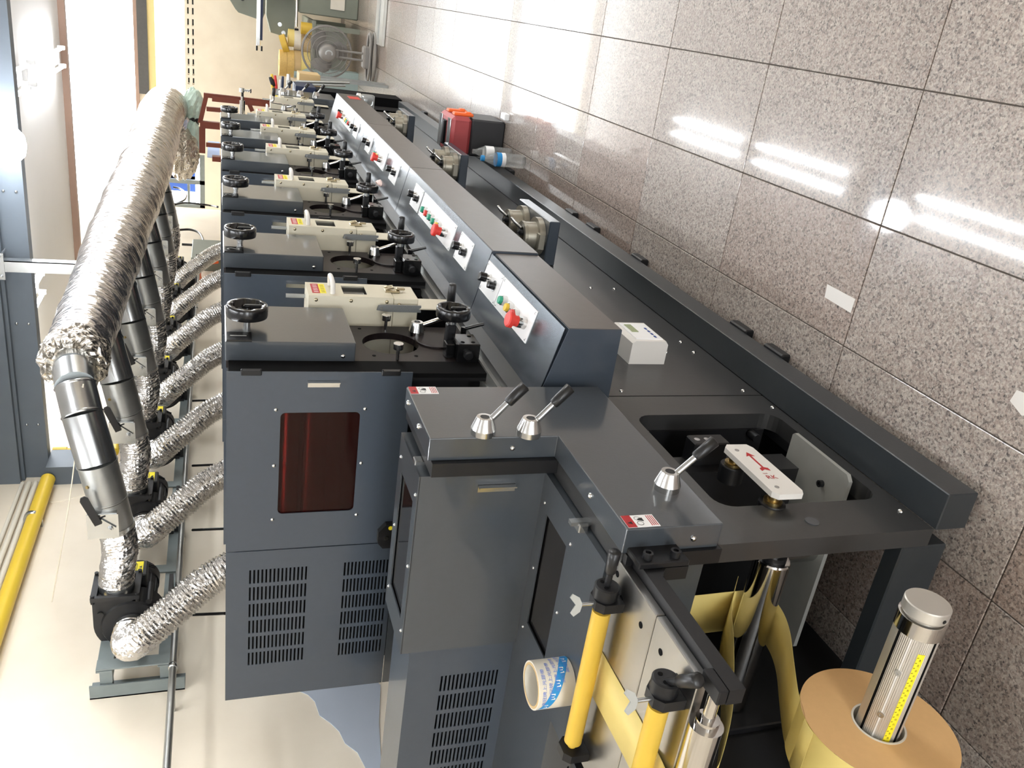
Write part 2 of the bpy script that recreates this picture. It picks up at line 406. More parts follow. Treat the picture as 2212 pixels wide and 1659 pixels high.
# roof beam across the room
bm = thing('roof_beam', (4.2, 0, 2.25), 'grey painted steel roof beam crossing below the white ceiling', 'beam')
mm = M().box(4.17, 4.3, -4.2, YW, 2.36, 2.375).box(4.20, 4.27, -4.2, YW, 2.255, 2.36).box(4.14, 4.33, -4.2, YW, 2.375, CZ)
mm.obj('web', 'beam_grey', bm)
for yy in [1.0, 1.62, 2.15]:
    for zz in (2.285, 2.335): screw(bm, (4.2, yy, zz), (-1, 0, 0), .007, 'zinc')
mm = M().box(4.12, 4.3, YW-.1, YW, 1.98, 2.255); o = mm.obj('column_bracket', 'beam_grey', bm)
# fluorescent fittings
def lamp(x0, x1, yc, label):
    t = thing('fluorescent_lamp', ((x0+x1)/2, yc, CZ), label, 'lamp', 'twin tube lamps on the ceiling')
    M().box(x0, x1, yc-.05, yc+.05, CZ-.035, CZ, .006).obj('housing', 'lamp_body', t)
    for s_ in (-1, 1):
        yy = yc+s_*.062
        M().cyl((x0+.02, yy, CZ-.06), (x1-.02, yy, CZ-.06), .013, 12).obj('tube', 'tube', t)
        for xx in (x0, x1-.03): M().box(xx, xx+.03, yy-.014, yy+.014, CZ-.078, CZ-.03, .003).obj('holder', 'lamp_body', t)
for x0, x1 in ((7.42-.0, 7.5),): pass
lamp(6.02, 7.2, .71, 'twin tube ceiling lamp beside the brown ceiling edge')
lamp(4.7, 5.85, .71, 'twin tube ceiling lamp just past the grey roof beam')
lamp(2.95, 4.1, .71, 'twin tube ceiling lamp between the roof beam and the unwinding end')
lamp(1.3, 2.5, 1.75, 'twin tube ceiling lamp near the blower wall above the press')
lamp(4.6, 5.8, 1.95, 'twin tube ceiling lamp above the foil duct past the roof beam')
lamp(4.7, 5.9, -2.0, 'twin tube ceiling lamp over the empty aisle away from the press')
lamp(-.5, .7, .71, 'added twin tube ceiling lamp before the unwinding end of the press')  # unseen lamp added to brighten the paper roll and table
lamp(1.25, 2.45, .71, 'added twin tube ceiling lamp above the unwinding end of the press')  # added to carry the row on and light the upward faces
# round lamp under the beam
t = thing('globe_lamp', (4.05, .77, 2.33), 'round white lamp hanging at the grey roof beam', 'lamp')
M().lathe([(.02, .11), (.05, .1), (.085, .06), (.095, .0), (.08, -.055), (.045, -.09), (.003, -.1)], (4.05, .77, 2.30), (0, 0, 1), 20).obj('globe', 'tube', t)
M().cyl((4.05, .77, 2.40), (4.05, .77, CZ), .03, 12).obj('cap', 'lamp_body', t)
# irregular blue-grey patch on the back wall, low down
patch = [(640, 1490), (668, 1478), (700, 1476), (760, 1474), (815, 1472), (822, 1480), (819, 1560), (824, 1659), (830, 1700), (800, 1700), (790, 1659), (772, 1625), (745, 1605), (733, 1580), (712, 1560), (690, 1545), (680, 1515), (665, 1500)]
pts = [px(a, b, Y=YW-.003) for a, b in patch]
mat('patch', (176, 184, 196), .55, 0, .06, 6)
S(M().prism([(p.x, p.z) for p in pts], YW-.003, YW+.001).obj('trim_5', 'patch'))

# ================================================================== THE PRESS: base
YB = .812
base = thing('press_base', (1.07, .85, 0), 'long dark grey steel base of the label press with kick beam', 'machine base')
PB = lambda mm, n, m_='paint_base': mm.obj(n, m_, base)
PB(M().box(1.068, 6.9, .73, YB, .03, .105, .002), 'kick_beam')
for xx in (1.75, 1.93, 2.62, 3.06, 3.3, 4.2, 4.9, 5.6, 6.3): PB(M().box(xx, xx+.09, .722, .76, .0, .03, .004), 'foot', 'black_metal')
# front plate near end with big rounded cut-out
def rrect(u0, u1, v0, v1, r, n=5):
    P = []
    for cx_, cy_, a0 in ((u1-r, v1-r, 0), (u0+r, v1-r, 90), (u0+r, v0+r, 180), (u1-r, v0+r, 270)):
        for k in range(n+1): a = math.radians(a0+90*k/n); P.append((cx_+r*math.cos(a), cy_+r*math.sin(a)))
    return P
def cutplate(mm, u0, u1, v0, v1, hole, t0, t1, axis='y'):           # rect plate with polygonal hole
    c = (sum(p[0] for p in hole)/len(hole), sum(p[1] for p in hole)/len(hole)); n = len(hole)
    def P(u, v, t): return {'y': (u, t, v), 'x': (t, u, v), 'z': (u, v, t)}[axis]
    O = []
    for h_ in hole:
        # nearest matching border point: scale around the centre to the rectangle
        dx, dy = h_[0]-c[0], h_[1]-c[1]; ts = []
        if abs(dx) > 1e-9: ts.append(((u1 if dx > 0 else u0)-c[0])/dx)
        if abs(dy) > 1e-9: ts.append(((v1 if dy > 0 else v0)-c[1])/dy)
        k = min(ts); O.append([c[0]+dx*k, c[1]+dy*k])
    for cu in (u0, u1):
        for cv in (v0, v1):
            j = min(range(n), key=lambda q: (O[q][0]-cu)**2+(O[q][1]-cv)**2); O[j] = [cu, cv]
    vs = [P(*p, t0) for p in hole]+[P(*p, t0) for p in O]+[P(*p, t1) for p in hole]+[P(*p, t1) for p in O]; fs = []
    for j in range(n):
        k = (j+1) % n
        fs += [(j, k, n+k, n+j), (2*n+j, 3*n+j, 3*n+k, 2*n+k), (j, 2*n+j, 2*n+k, k), (n+j, n+k, 3*n+k, 3*n+j)]
    return mm.add(vs, fs)
PB(cutplate(M(), 1.073, 1.69, .105, .79, rrect(1.19, 1.588, .138, .528, .04), YB, .852), 'end_plate', 'paint_sheet')
PB(M().box(1.695, 6.9, YB, .852, .105, .79), 'front_sheet', 'paint_sheet')
for xx, zz in ((1.72, .50), (1.72, .145), (1.98, .24), (1.98, .15), (2.06, .24), (2.06, .15), (2.55, .24), (2.55, .15)): screw(base, (xx, YB, zz), (0, -1, 0), .006)
for xx, zz in ((1.14, .13), (1.62, .12)): screw(base, (xx, YB, zz), (0, -1, 0), .006)
PB(M().sharp([(.014, 0), (.014, .0015)], (1.125, YB, .36), (0, -1, 0), 20), 'hole_plug', 'paint')
PB(M().box(1.62, 6.9, .852, 1.79, .03, .79), 'body', 'dark_void')
PB(M().box(1.073, 1.115, .852, 1.75, .053, .166, .003), 'end_beam')
PB(M().box(1.073, 1.62, 1.285, 1.32, .053, .77, .003), 'rear_plate', 'black_metal')
PB(M().box(.55, 1.075, 1.30, 1.33, .05, .80, .003), 'rear_plate', 'black_metal')
PB(M().box(.55, 1.6, 1.33, 1.36, .0, .05), 'rear_foot', 'black_metal')
PB(M().box(1.2, 1.62, .852, .875, .11, .138).box(1.58, 1.605, .852, 1.2, .16, .53), 'inner_frame', 'black_metal')
for xx, zz in ((1.575, .50), (1.575, .20)): PB(M().cyl((xx, .86, zz), (xx-.03, .86, zz), .011, 12), 'cap_screw', 'black_metal')
PB(M().box(1.69, 6.9, YB+.02, .90, .79, .80).box(1.70, 6.9, .862, .875, .80, .806), 'rail', 'zinc_dark')
PB(M().box(1.69, 6.9, .90, 1.75, .785, .793), 'top_deck', 'dark_void')

# small display box on the front sheet
t = thing('display_box', (1.966, YB, .29), 'small white display box with panel mounted on dark front sheet', 'display')
M().prism([(.812, .292), (.755, .292), (.745, .30), (.745, .39), (.752, .40), (.812, .40)], 1.893, 2.035, 'x').obj('case', 'white_plastic', t)
M().box(1.905, 2.023, .7425, .745, .305, .385).obj('panel', 'white_panel', t)
M().box(1.955, 2.01, .7410, .743, .355, .375).obj('screen', 'lcd', t)
mm = M()
for k in range(4): mm.box(1.915+k*.02, 1.927+k*.02, .7415, .743, .318, .324)
mm.obj('key_print', 'blue', t)
# chuck shelves below the console
def chucks(dx, label):
    x0 = 2.80+dx
    t = thing('chuck_shelf', (x0+.17, YB, .29), label, 'chuck shelf', 'pale chuck pairs on shelves under the console')
    M().box(x0, x0+.36, .65, YB, .284, .325, .003).obj('shelf', 'paint_side', t)
    for k, (cx_, h_) in enumerate(((x0+.085, .07), (x0+.265, .07))):
        c = M().sharp([(.07, 0), (.07, .022), (.052, .0221), (.05, .06), (.052, .062), (.052, .072), (.034, .0722), (.034, .03)], (cx_, .727, .326), (0, 0, 1), 32).obj('chuck', 'chuck_beige', t)
        M().box(cx_-.075, cx_-.045, .70, .76, .328, .354, .003).obj('stop', 'chuck_beige', c)
        M().tube([(cx_, .70, .40), (cx_+.02, .685, .42), (cx_+.06, .68, .42)], .006, 8).obj('clamp_lever', 'zinc', c)
        M().lathe([(.012, 0), (.012, .02), (.006, .022), (.006, .03)], (cx_, .715, .385), (0, 0, 1), 10).obj('clamp_bolt', 'black_metal', c)
    return t
mat('chuck_beige', (158, 153, 140), .35, .6, .06, 40)
chucks(0, 'pair of pale chucks on shelf, nearest to the display box')
chucks(1.29, 'pair of pale chucks on shelf behind the water bottle')
chucks(2.6, 'pair of pale chucks on shelf at the far end of the base')

# ================================================================== control console (four boxes)
YF, ZF = .627, .695; SL = .2424
def console(x0, x1, drop, label, last=False):
    t = thing('control_console', ((x0+x1)/2, YB, .553), label, 'console', 'sloping control boxes along the press front')
    d = drop
    prof = [(YF+d, .554), (YB, .554), (YB, ZF+SL*(YB-YF)), (YF+d, ZF-d)]
    bev(M().prism(prof, x0, x1, 'x').obj('body', 'paint_side', t), .001)
    M().box(x0+.001, x1-.001, YF+d-.0015, YF+d, .556, ZF-d-.001).obj('front_skin', 'console_front', t)
    n = Vector((0, -SL, 1)).normalized()
    a = [(x, y_, ZF+SL*(y_-YF)+.0012) for x in (x0+.001, x1-.001) for y_ in (YF+d, YB)]
    M().add(a+[tuple(Vector(p)+n*.0015) for p in a], [(0, 1, 3, 2), (4, 6, 7, 5), (0, 4, 5, 1), (2, 3, 7, 6), (0, 2, 6, 4), (1, 5, 7, 3)]).obj('top_skin', 'console_steel', t)
    if last: M().box(x1-.26, x1-.12, YF-.003, YF-.0015, .575, .645).obj('sticker', 'red', t)
    return t
CN = Vector((0, -SL, 1)).normalized()
def sl(x, y, up=0.): return Vector((x, y, ZF+SL*(y-YF)+.0027))+CN*up
def panel(t, x0, x1):
    a = [sl(x, y) for x in (x0, x1) for y in (.652, .737)]
    o = M().add(a+[p+CN*.0025 for p in a], [(0, 1, 3, 2), (4, 6, 7, 5), (0, 4, 5, 1), (2, 3, 7, 6), (0, 2, 6, 4), (1, 5, 7, 3)]).obj('button_panel', 'white_panel', t)
    for x in (x0+.008, x1-.008):
        for y in (.659, .73): M().lathe([(.004, 0), (.003, .0012), (.0002, .0013)], sl(x, y, .0025), CN, 8).obj('panel_screw', 'zinc', o)
    return o
def button(o, x, y, m_, r=.0125, h=.022):
    b = M().lathe([(r*1.05, 0), (r*1.05, h*.6), (r*.9, h*.62)], sl(x, y, .0025), CN, 18).obj('button', 'chrome', o) if False else None
    M().sharp([(r*1.1, 0), (r*1.1, h*.62), (r, h*.64)], sl(x, y, .0025), CN, 18).obj('bezel', 'chrome', o)
    M().sharp([(r*.88, h*.6), (r*.88, h*.9), (r*.8, h)], sl(x, y, .0025), CN, 18).obj('button', m_, o)
def estop(o, x, y):
    M().sharp([(.016, 0), (.015, .022)], sl(x, y, .0025), CN, 18).obj('bezel', 'chrome', o)
    M().sharp([(.014, .02), (.014, .036), (.021, .037), (.021, .047), (.018, .050)], sl(x, y, .0025), CN, 24).obj('stop_button', 'red', o)
def knob(o, x, y):
    M().sharp([(.013, 0), (.012, .016)], sl(x, y, .0025), CN, 16).obj('bezel', 'chrome', o)
    M().sharp([(.0135, .014), (.013, .034), (.010, .035)], sl(x, y, .0025), CN, 12).obj('dial_knob', 'black_gloss', o)
def dial(o, x, y):
    M().sharp([(.016, 0), (.016, .002)], sl(x, y, .0025), CN, 20).obj('dial', 'zinc', o)
    M().sharp([(.0115, .002), (.0105, .02), (.006, .0215)], sl(x, y, .0025), CN, 10).obj('dial_knob', 'black_gloss', o)
c1 = console(1.677, 2.279, .006, 'control box with green, yellow and red buttons beside the infeed unit')
o = panel(c1, 1.842, 2.118); button(o, 2.05, .70, 'green'); button(o, 1.992, .70, 'yellow'); button(o, 1.945, .70, 'red'); estop(o, 1.885, .70)
o = panel(c1, 2.123, 2.274); knob(o, 2.215, .69); dial(o, 2.165, .695)
c2 = console(2.283, 3.503, 0, 'control box with row of six coloured buttons and two knob panels')
o = panel(c2, 2.44, 2.59); knob(o, 2.535, .69); dial(o, 2.487, .695)
o = panel(c2, 2.655, 3.153)
for k, c_ in enumerate(('green', 'red', 'green', 'green', 'yellow')): button(o, 3.06-.058*k, .70, c_)
estop(o, 2.74, .70)
o = panel(c2, 3.172, 3.32); knob(o, 3.265, .69); dial(o, 3.215, .695)
c3 = console(3.507, 4.68, 0, 'control box with a short button panel between two knob panels')
o = panel(c3, 3.657, 3.81); knob(o, 3.755, .69); dial(o, 3.705, .695)
o = panel(c3, 3.96, 4.25); button(o, 4.18, .70, 'green'); button(o, 4.12, .70, 'yellow'); estop(o, 4.05, .70)
o = panel(c3, 4.38, 4.53); knob(o, 4.48, .69); dial(o, 4.43, .695)
c4 = console(4.684, 6.0, 0, 'control box with a red sticker on its front at the outfeed end', True)
o = panel(c4, 4.84, 4.99); knob(o, 4.94, .69); dial(o, 4.89, .695)
o = panel(c4, 5.08, 5.62)
for k, c_ in enumerate(('red', 'green', 'yellow', 'white_plastic')): button(o, 5.14+.055*k, .70, c_)
estop(o, 5.40, .70)
knob(o, 5.52, .69)

# ================================================================== shared fittings
def lever(parent, x, y, z, dz=-.075, dy=-.105, dx=0., s=1.):       # silver cone with angled rod and black grip, axis -Y
    o = M().sharp([(.025*s, 0), (.025*s, .012*s), (.0165*s, .037*s), (.0095*s, .0372*s), (.0095*s, .034*s)], (x, y, z), (0, -1, 0), 28).obj('lever', 'alu', parent)
    M().sharp([(.0094*s, 0), (.0094*s, .002)], (x, y-.0345*s, z), (0, -1, 0), 18).obj('cap', 'black_metal', o)
    a = Vector((x, y-.026*s, z-.008*s)); tip = Vector((x+dx, y+dy, z+dz)); d = (tip-a); g = a+d*.52
    M().cyl(a, g+d*.04, .0065*s, 12).obj('rod', 'zinc', o)
    M().lathe([(.0085*s, 0), (.0105*s, .003), (.0115*s, d.length*.46), (.008*s, d.length*.48), (.001, d.length*.483)], g, d, 16).obj('grip', 'grip', o)
    return o
def crank(parent, x, y, z, bz=-.088, ly=-.155):                     # silver cone, bent chrome rod, black cylinder grip
    o = M().sharp([(.022, 0), (.022, .014), (.016, .04), (.009, .0402), (.009, .036)], (x, y, z), (0, -1, 0), 28).obj('crank_lever', 'alu', parent)
    M().sharp([(.0088, 0), (.0088, .002)], (x, y-.0365, z), (0, -1, 0), 16).obj('cap', 'black_metal', o)
    M().tube(spline([(x, y-.03, z-.012), (x, y-.045, z-.05), (x, y-.055, z+bz+.012), (x, y-.07, z+bz), (x, y-.10, z+bz)], 6), .0065, 12).obj('rod', 'chrome', o)
    M().lathe([(.0095, 0), (.0115, .003), (.0115, .05), (.009, .055), (.001, .056)], (x, y-.098, z+bz), (0, -1, 0), 16).obj('grip', 'grip', o)
    return o
def handwheel(parent, x, y, z, r=.047, depth=.022, stem=.05):       # front face at y, stem runs to +Y
    n = 48; mm = M()
    def ring(rr, yy, lob=0.): return [(x+(rr-lob*(1 if (int(k/n*16) % 2) else 0))*math.cos(2*PI*k/n), yy, z+(rr-lob*(1 if (int(k/n*16) % 2) else 0))*math.sin(2*PI*k/n)) for k in range(n)]
    mm.rings([ring(r*.97, y+depth), ring(r, y+depth*.8), ring(r, y+depth*.15), ring(r*.96, y), ring(r*.80, y, .0045), ring(r*.78, y+depth*.6, .0045), ring(r*.2, y+depth*.62), ring(r*.18, y+depth*.1)], False, True)
    w = mm.obj('handwheel', 'black_gloss', parent)
    M().box(x-.005, x+.005, y+.0, y+.010, z-r*.72, z+r*.15, .002).obj('fold_handle', 'black_metal', w)
    M().sharp([(.011, 0), (.011, stem*.6), (.008, stem*.62), (.008, stem)], (x, y+depth*.62, z), (0, 1, 0), 16).obj('stem', 'zinc', w)
    return w
def warning_label(parent, x0, x1, yf, z0, z1):
    y0, y1 = yf-.0008, yf-.0002; h = z1-z0
    o = M().box(x0, x1, y0, y1, z0, z1).obj('warning_label', 'white_panel', parent)
    M().box(x0, x1, y0-.0003, y0, z1-h*.28, z1).obj('red_band', 'red_print', o)
    w = x1-x0; zc = z1-h*.48
    mm = M()
    for k in (-1, 1):
        c = (x0+w*(.5+.2*k), zc+h*.03); rr = w*.17
        for q in range(18):
            a0 = 2*PI*q/18; a1 = 2*PI*(q+1)/18
            mm.add([(c[0]+R_*math.cos(a), y0-.0004, c[1]+R_*math.sin(a)) for R_, a in ((rr, a0), (rr, a1), (rr*.86, a1), (rr*.86, a0))], [(0, 1, 2, 3)])
    mm.prism([(x0+w*.45, zc-h*.12), (x0+w*.75, zc-h*.12), (x0+w*.72, zc-h*.02), (x0+w*.62, zc+h*.07), (x0+w*.55, zc+h*.02), (x0+w*.5, zc-h*.05)], y0-.0005, y0-.0003)
    mm.obj('pictogram', 'black_metal', o)
    mm = M(); mm.prism([(x0+w*.25, z1-h*.20), (x0+w*.48, z1-h*.20), (x0+w*.365, z1-h*.06)], y0-.0006, y0-.0004); mm.obj('triangle', 'black_metal', o)
    mm = M()
    for k in range(4): mm.box(x0+w*.08, x1-w*.08, y0-.0004, y0-.0002, z0+h*(.04+.06*k), z0+h*(.065+.06*k))
    mm.obj('print_lines', 'red_print', o)
    return o

# ================================================================== infeed unit
inf = thing('infeed_unit', (1.35, .85, .60), 'dark grey infeed unit with three silver levers and stepped hood', 'machine unit')
Lp = [(1.068, .606), (1.643, .606), (1.643, 1.062), (1.405, 1.062), (1.405, .795), (1.068, .795)]
bev(M().prism(Lp, .7628, YB).obj('front_cover', 'paint', inf))
M().prism([(1.06, .60), (1.65, .60), (1.65, 1.055), (1.392, 1.055), (1.392, .788), (1.06, .788)], YB, .842).obj('side_plate', 'black_metal', inf)
M().prism([(1.6432, .607), (1.6438, .607), (1.6438, 1.06), (1.6432, 1.06)], .765, .81).obj('edge_seam', 'black_metal', inf)
lever(inf, 1.422, .7628, .951); lever(inf, 1.414, .7628, .857); lever(inf, 1.19, .7628, .658, -.08, -.10)
warning_label(inf, 1.606, 1.642, .7628, .998, 1.059); warning_label(inf, 1.072, 1.108, .7628, .729, .790)
for p, a in (((1.61, .785, 1.062), (0, 0, 1)), ((1.50, .785, 1.062), (0, 0, 1)), ((1.405, .788, .89), (-1, 0, 0)), ((1.068, .79, .66), (-1, 0, 0)), ((1.22, .79, .795), (0, 0, 1))): screw(inf, p, a, .006)
# stepped hood behind the front cover
hd = M().holed(1.418, 1.607, .855, 1.304, [(1.449, 1.573, .932, 1.232)], 1.069, 1.072, 'z').box(1.418, 1.421, .855, 1.304, .803, 1.07).box(1.421, 1.607, .855, .858, .803, 1.07).box(1.421, 1.607, 1.301, 1.304, .803, 1.07).box(1.604, 1.607, .858, 1.301, .803, 1.07).obj('upper_hood', 'paint', inf)
M().box(1.445, 1.577, .928, 1.236, 1.063, 1.067).obj('tinted_pane', 'tinted', hd)
h2 = M().box(1.412, 1.418, .877, .8935, .868, .948).box(1.400, 1.414, .877, .880, .868, .948).obj('pull_handle', 'alu', hd)
hl = M().holed(1.10, 1.418, .855, 1.305, [(1.262, 1.378, .932, 1.215)], .800, .803, 'z').box(1.10, 1.103, .855, 1.305, .60, .80).box(1.103, 1.418, .855, .858, .60, .80).obj('lower_hood', 'paint', inf)
M().box(1.258, 1.382, .928, 1.219, .792, .797).obj('tinted_pane', 'tinted', hl)
for xx, yy, zz, pp in ((1.432, .905, 1.072, hd), (1.432, 1.08, 1.072, hd), (1.432, 1.25, 1.072, hd), (1.588, .905, 1.072, hd), (1.588, 1.08, 1.072, hd), (1.588, 1.25, 1.072, hd), (1.245, .915, .803, hl), (1.245, 1.08, .803, hl), (1.395, .915, .803, hl), (1.395, 1.08, .803, hl), (1.395, 1.24, .803, hl)): screw(pp, (xx, yy, zz), (0, 0, 1), .004, 'zinc')
M().box(1.462, 1.485, .845, .857, 1.045, 1.072, .002).obj('catch', 'zinc', inf)
M().box(1.20, 1.225, .842, .86, .795, .815, .002).box(1.205, 1.22, .838, .846, .79, .83).obj('catch', 'zinc', inf)
# rear cabinet of the infeed unit with louvre slots
def slots(u0, u1, nu, v0, v1, nv, lu, lv):
    H = []
    for a in range(nu):
        for b in range(nv):
            uc = u0+(u1-u0)*(a/(nu-1)); vc = v0+(v1-v0)*(b/(nv-1)); H.append((uc-lu/2, uc+lu/2, vc-lv/2, vc+lv/2))
    return H
rc = M().holed(1.306, 2.0, .60, 1.045, slots(1.424, 1.424+.0585*7, 8, .828, .962, 15, .046, .0045), 1.438, 1.441, 'x').box(1.441, 1.60, 1.306, 2.0, 1.042, 1.045).obj('rear_cabinet', 'paint_side', inf)
M().box(1.46, 1.60, 1.31, 2.0, .60, 1.04).obj('rear_core', 'dark_void', inf)
M().box(1.40, 1.438, 1.306, 2.0, .55, .799).obj('rear_step', 'paint', inf)
rl = M().holed(1.306, 2.0, .05, .80, slots(1.36, 1.36+.0585*8, 9, .60, .735, 15, .046, .0045), 1.187, 1.19, 'x').box(1.19, 1.40, 1.306, 2.0, .797, .80).obj('rear_lower_cabinet', 'paint', inf)
M().box(1.21, 1.40, 1.31, 2.0, .05, .79).obj('rear_core', 'dark_void', inf)

# ================================================================== printing units
def make_unit():
    t = thing('printing_unit', (2.087, .84, .80), 'dark grey printing unit with number 1 plate, next to infeed unit', 'machine unit', 'printing units in a row on the press')
    M().ringplate((1.96, 2.213, .795, 1.43), (2.087, 1.012), .075, .84, .858).obj('front_plate', 'unit_plate', t)
    M().box(2.0, 2.21, .93, 1.80, .80, 1.425).box(1.885, 1.96, .838, .85, .80, 1.425).box(1.96, 2.21, .86, .93, 1.15, 1.425).box(1.96, 2.0, 1.3, 1.8, .8, 1.425).obj('body', 'dark_void', t)
    M().box(1.885, 1.955, .85, .86, .80, .99).obj('side_bracket', 'black_metal', t)
    cv = M().box(1.957, 2.212, .789, .8395, 1.125, 1.432, .002).obj('cover_box', 'paint', t)
    screw(cv, (1.957, .824, 1.155), (-1, 0, 0), .006)
    # fittings on the plate
    crank(t, 2.148, .84, .93)
    for xx, zz in ((2.177, 1.011), (1.968, 1.016)):
        k = M().sharp([(.0045, 0), (.0045, .032), (.0125, .0325), (.013, .047), (.0125, .048)], (xx, .84, zz), (0, -1, 0), 20).obj('thumb_knob', 'alu', t)
        M().sharp([(.0032, 0), (.0032, .0006)], (xx-.0128, .80, zz-.002), (-1, -.1, 0), 10).obj('cross_hole', 'black_metal', k)
    M().sharp([(.057, 0), (.057, .005), (.055, .006)], (2.105, .84, .885), (0, -1, 0), 36).obj('cover_disc', 'unit_plate', t)
    b = M().box(1.955, 2.03, .787, .8395, .803, .862, .002).box(1.985, 2.02, .80, .8395, .862, .885, .002).obj('adjuster_block', 'black_gloss', t)
    M().sharp([(.012, 0), (.012, .012), (.008, .013)], (1.955, .815, .835), (-1, 0, 0), 16).obj('adjuster_screw', 'black_metal', b)
    for xx, zz in ((1.97, .82), (1.97, .848), (2.012, .82)): M().sharp([(.0055, 0), (.0055, .0006)], (xx, .787, zz), (0, -1, 0), 12).obj('socket', 'dark_void', b)
    M().box(2.035, 2.06, .765, .8395, .85, .875, .003).obj('wheel_arm', 'black_metal', t)
    handwheel(t, 2.047, .718, .86, .046, .028, .05)
    kp = M().sharp([(.008, 0), (.008, .02), (.006, .021)], (2.06, .80, .822), (0, -1, 0), 14).obj('ratchet_lever', 'black_gloss', t)
    M().tube([(2.06, .783, .818), (2.06, .776, .795), (2.058, .768, .768)], lambda s_: .006-.002*abs(s_-.3), 10).obj('lever_arm', 'black_gloss', kp)
    handwheel(t, 2.062, .733, 1.38, .050, .03, .045)
    for xx, zz in ((2.0, .96), (2.0, 1.07), (2.19, .90), (2.19, 1.08), (2.02, .87)): M().sharp([(.005, 0), (.005, .0006)], (xx, .84, zz), (0, -1, 0), 12).obj('bolt_hole', 'dark_void', t)
    # left side: hinged door with red window, louvred rear panel
    dr = cutplate(M(), .83, 1.328, .995, 1.43, rrect(.937, 1.222, 1.117, 1.307, .012), 1.872, 1.875, 'x').obj('door', 'paint_side', t)
    M().box(1.877, 1.879, .925, 1.235, 1.105, 1.318).obj('red_window', 'red_pane', dr)
    for yy, zz in ((.928, 1.318), (.928, 1.106), (1.081, 1.319), (1.081, 1.106), (1.237, 1.319), (1.235, 1.108)): screw(dr, (1.872, yy, zz), (-1, 0, 0), .005)
    M().box(1.866, 1.872, .851, .867, 1.172, 1.247).box(1.855, 1.868, .851, .854, 1.172, 1.247).obj('pull_handle', 'alu', dr)
    for zz in (1.352, 1.026): M().box(1.866, 1.874, .822, .838, zz, zz+.047, .002).box(1.86, 1.867, .822, .828, zz+.004, zz+.043).obj('hinge', 'black_metal', dr)
    for k, zz in enumerate((1.275, 1.215, 1.165)): M().cyl((1.935, .90, zz), (1.935, 1.29, zz), (.02, .03, .022)[k], 20).obj('inner_roller', 'inner_red', t)
    M().holed(1.331, 1.82, .998, 1.43, slots(1.4105, 1.4105+.0543*5, 6, 1.229, 1.370, 15, .043, .0048)+slots(1.4065, 1.4065+.0547*5, 6, 1.013, 1.128, 13, .043, .0048), 1.872, 1.875, 'x').obj('rear_panel', 'paint_side', t)
    M().box(1.872, 1.876, 1.331, 1.82, .79, .996).obj('lower_panel', 'paint', t)
    il = M().prism([(1.285, 1.049), (1.262, 1.03), (1.262, 1.008), (1.336, 1.008), (1.336, 1.035), (1.318, 1.049)], 1.855, 1.872, 'x').obj('interlock', 'black_metal', t)
    M().sharp([(.007, 0), (.007, .003)], (1.855, 1.303, 1.027), (-1, 0, 0), 12).obj('key_switch', 'alu', il)
    M().sharp([(.006, 0), (.006, .001)], (1.855, 1.272, 1.018), (-1, 0, 0), 12).obj('yellow_dot', 'yellow_label', il)
    M().box(1.90, 1.93, .86, .90, .84, .99).box(1.93, 1.945, .88, .905, .80, .94).obj('bracket', 'black_metal', t)
    return t
mat('red_pane', (74, 24, 22), .05, 0, .1, 4, trans=.85, ior=1.1, coat=.3)
mat('inner_red', (200, 130, 118), .3, .6, .2, 6)
UX = [1.96, 2.70, 3.455, 4.23, 4.88, 5.51]
ulab = ['dark grey printing unit with number 1 plate, next to infeed unit', 'dark grey printing unit with number 2 plate, second from infeed unit',
        'third printing unit from the infeed unit, number 3 plate under wheel', 'fourth printing unit from the infeed unit, number 4 plate under wheel',
        'fifth printing unit from the infeed unit, number 5 plate under wheel', 'last tall printing unit, number 6 plate, beside the chrome post']
u0 = make_unit()
units = [u0]+[copy_tree(u0, (x-1.96, 0, 0)) for x in UX[1:]]
for k, u in enumerate(units):
    u['label'] = ulab[k]; dx = UX[k]-1.96
    np_ = M().prism([(1.954+dx, 1.372), (2.007+dx, 1.372), (2.007+dx, 1.429), (1.954+dx, 1.429)], .784, .7885).obj('number_plate', 'black_gloss', u)
    text_on(M(), str(k+1), .055, (1.981+dx, .7835, 1.40), (1, 0, 0), (0, 0, 1)).obj('digit', 'alu_flat', np_)

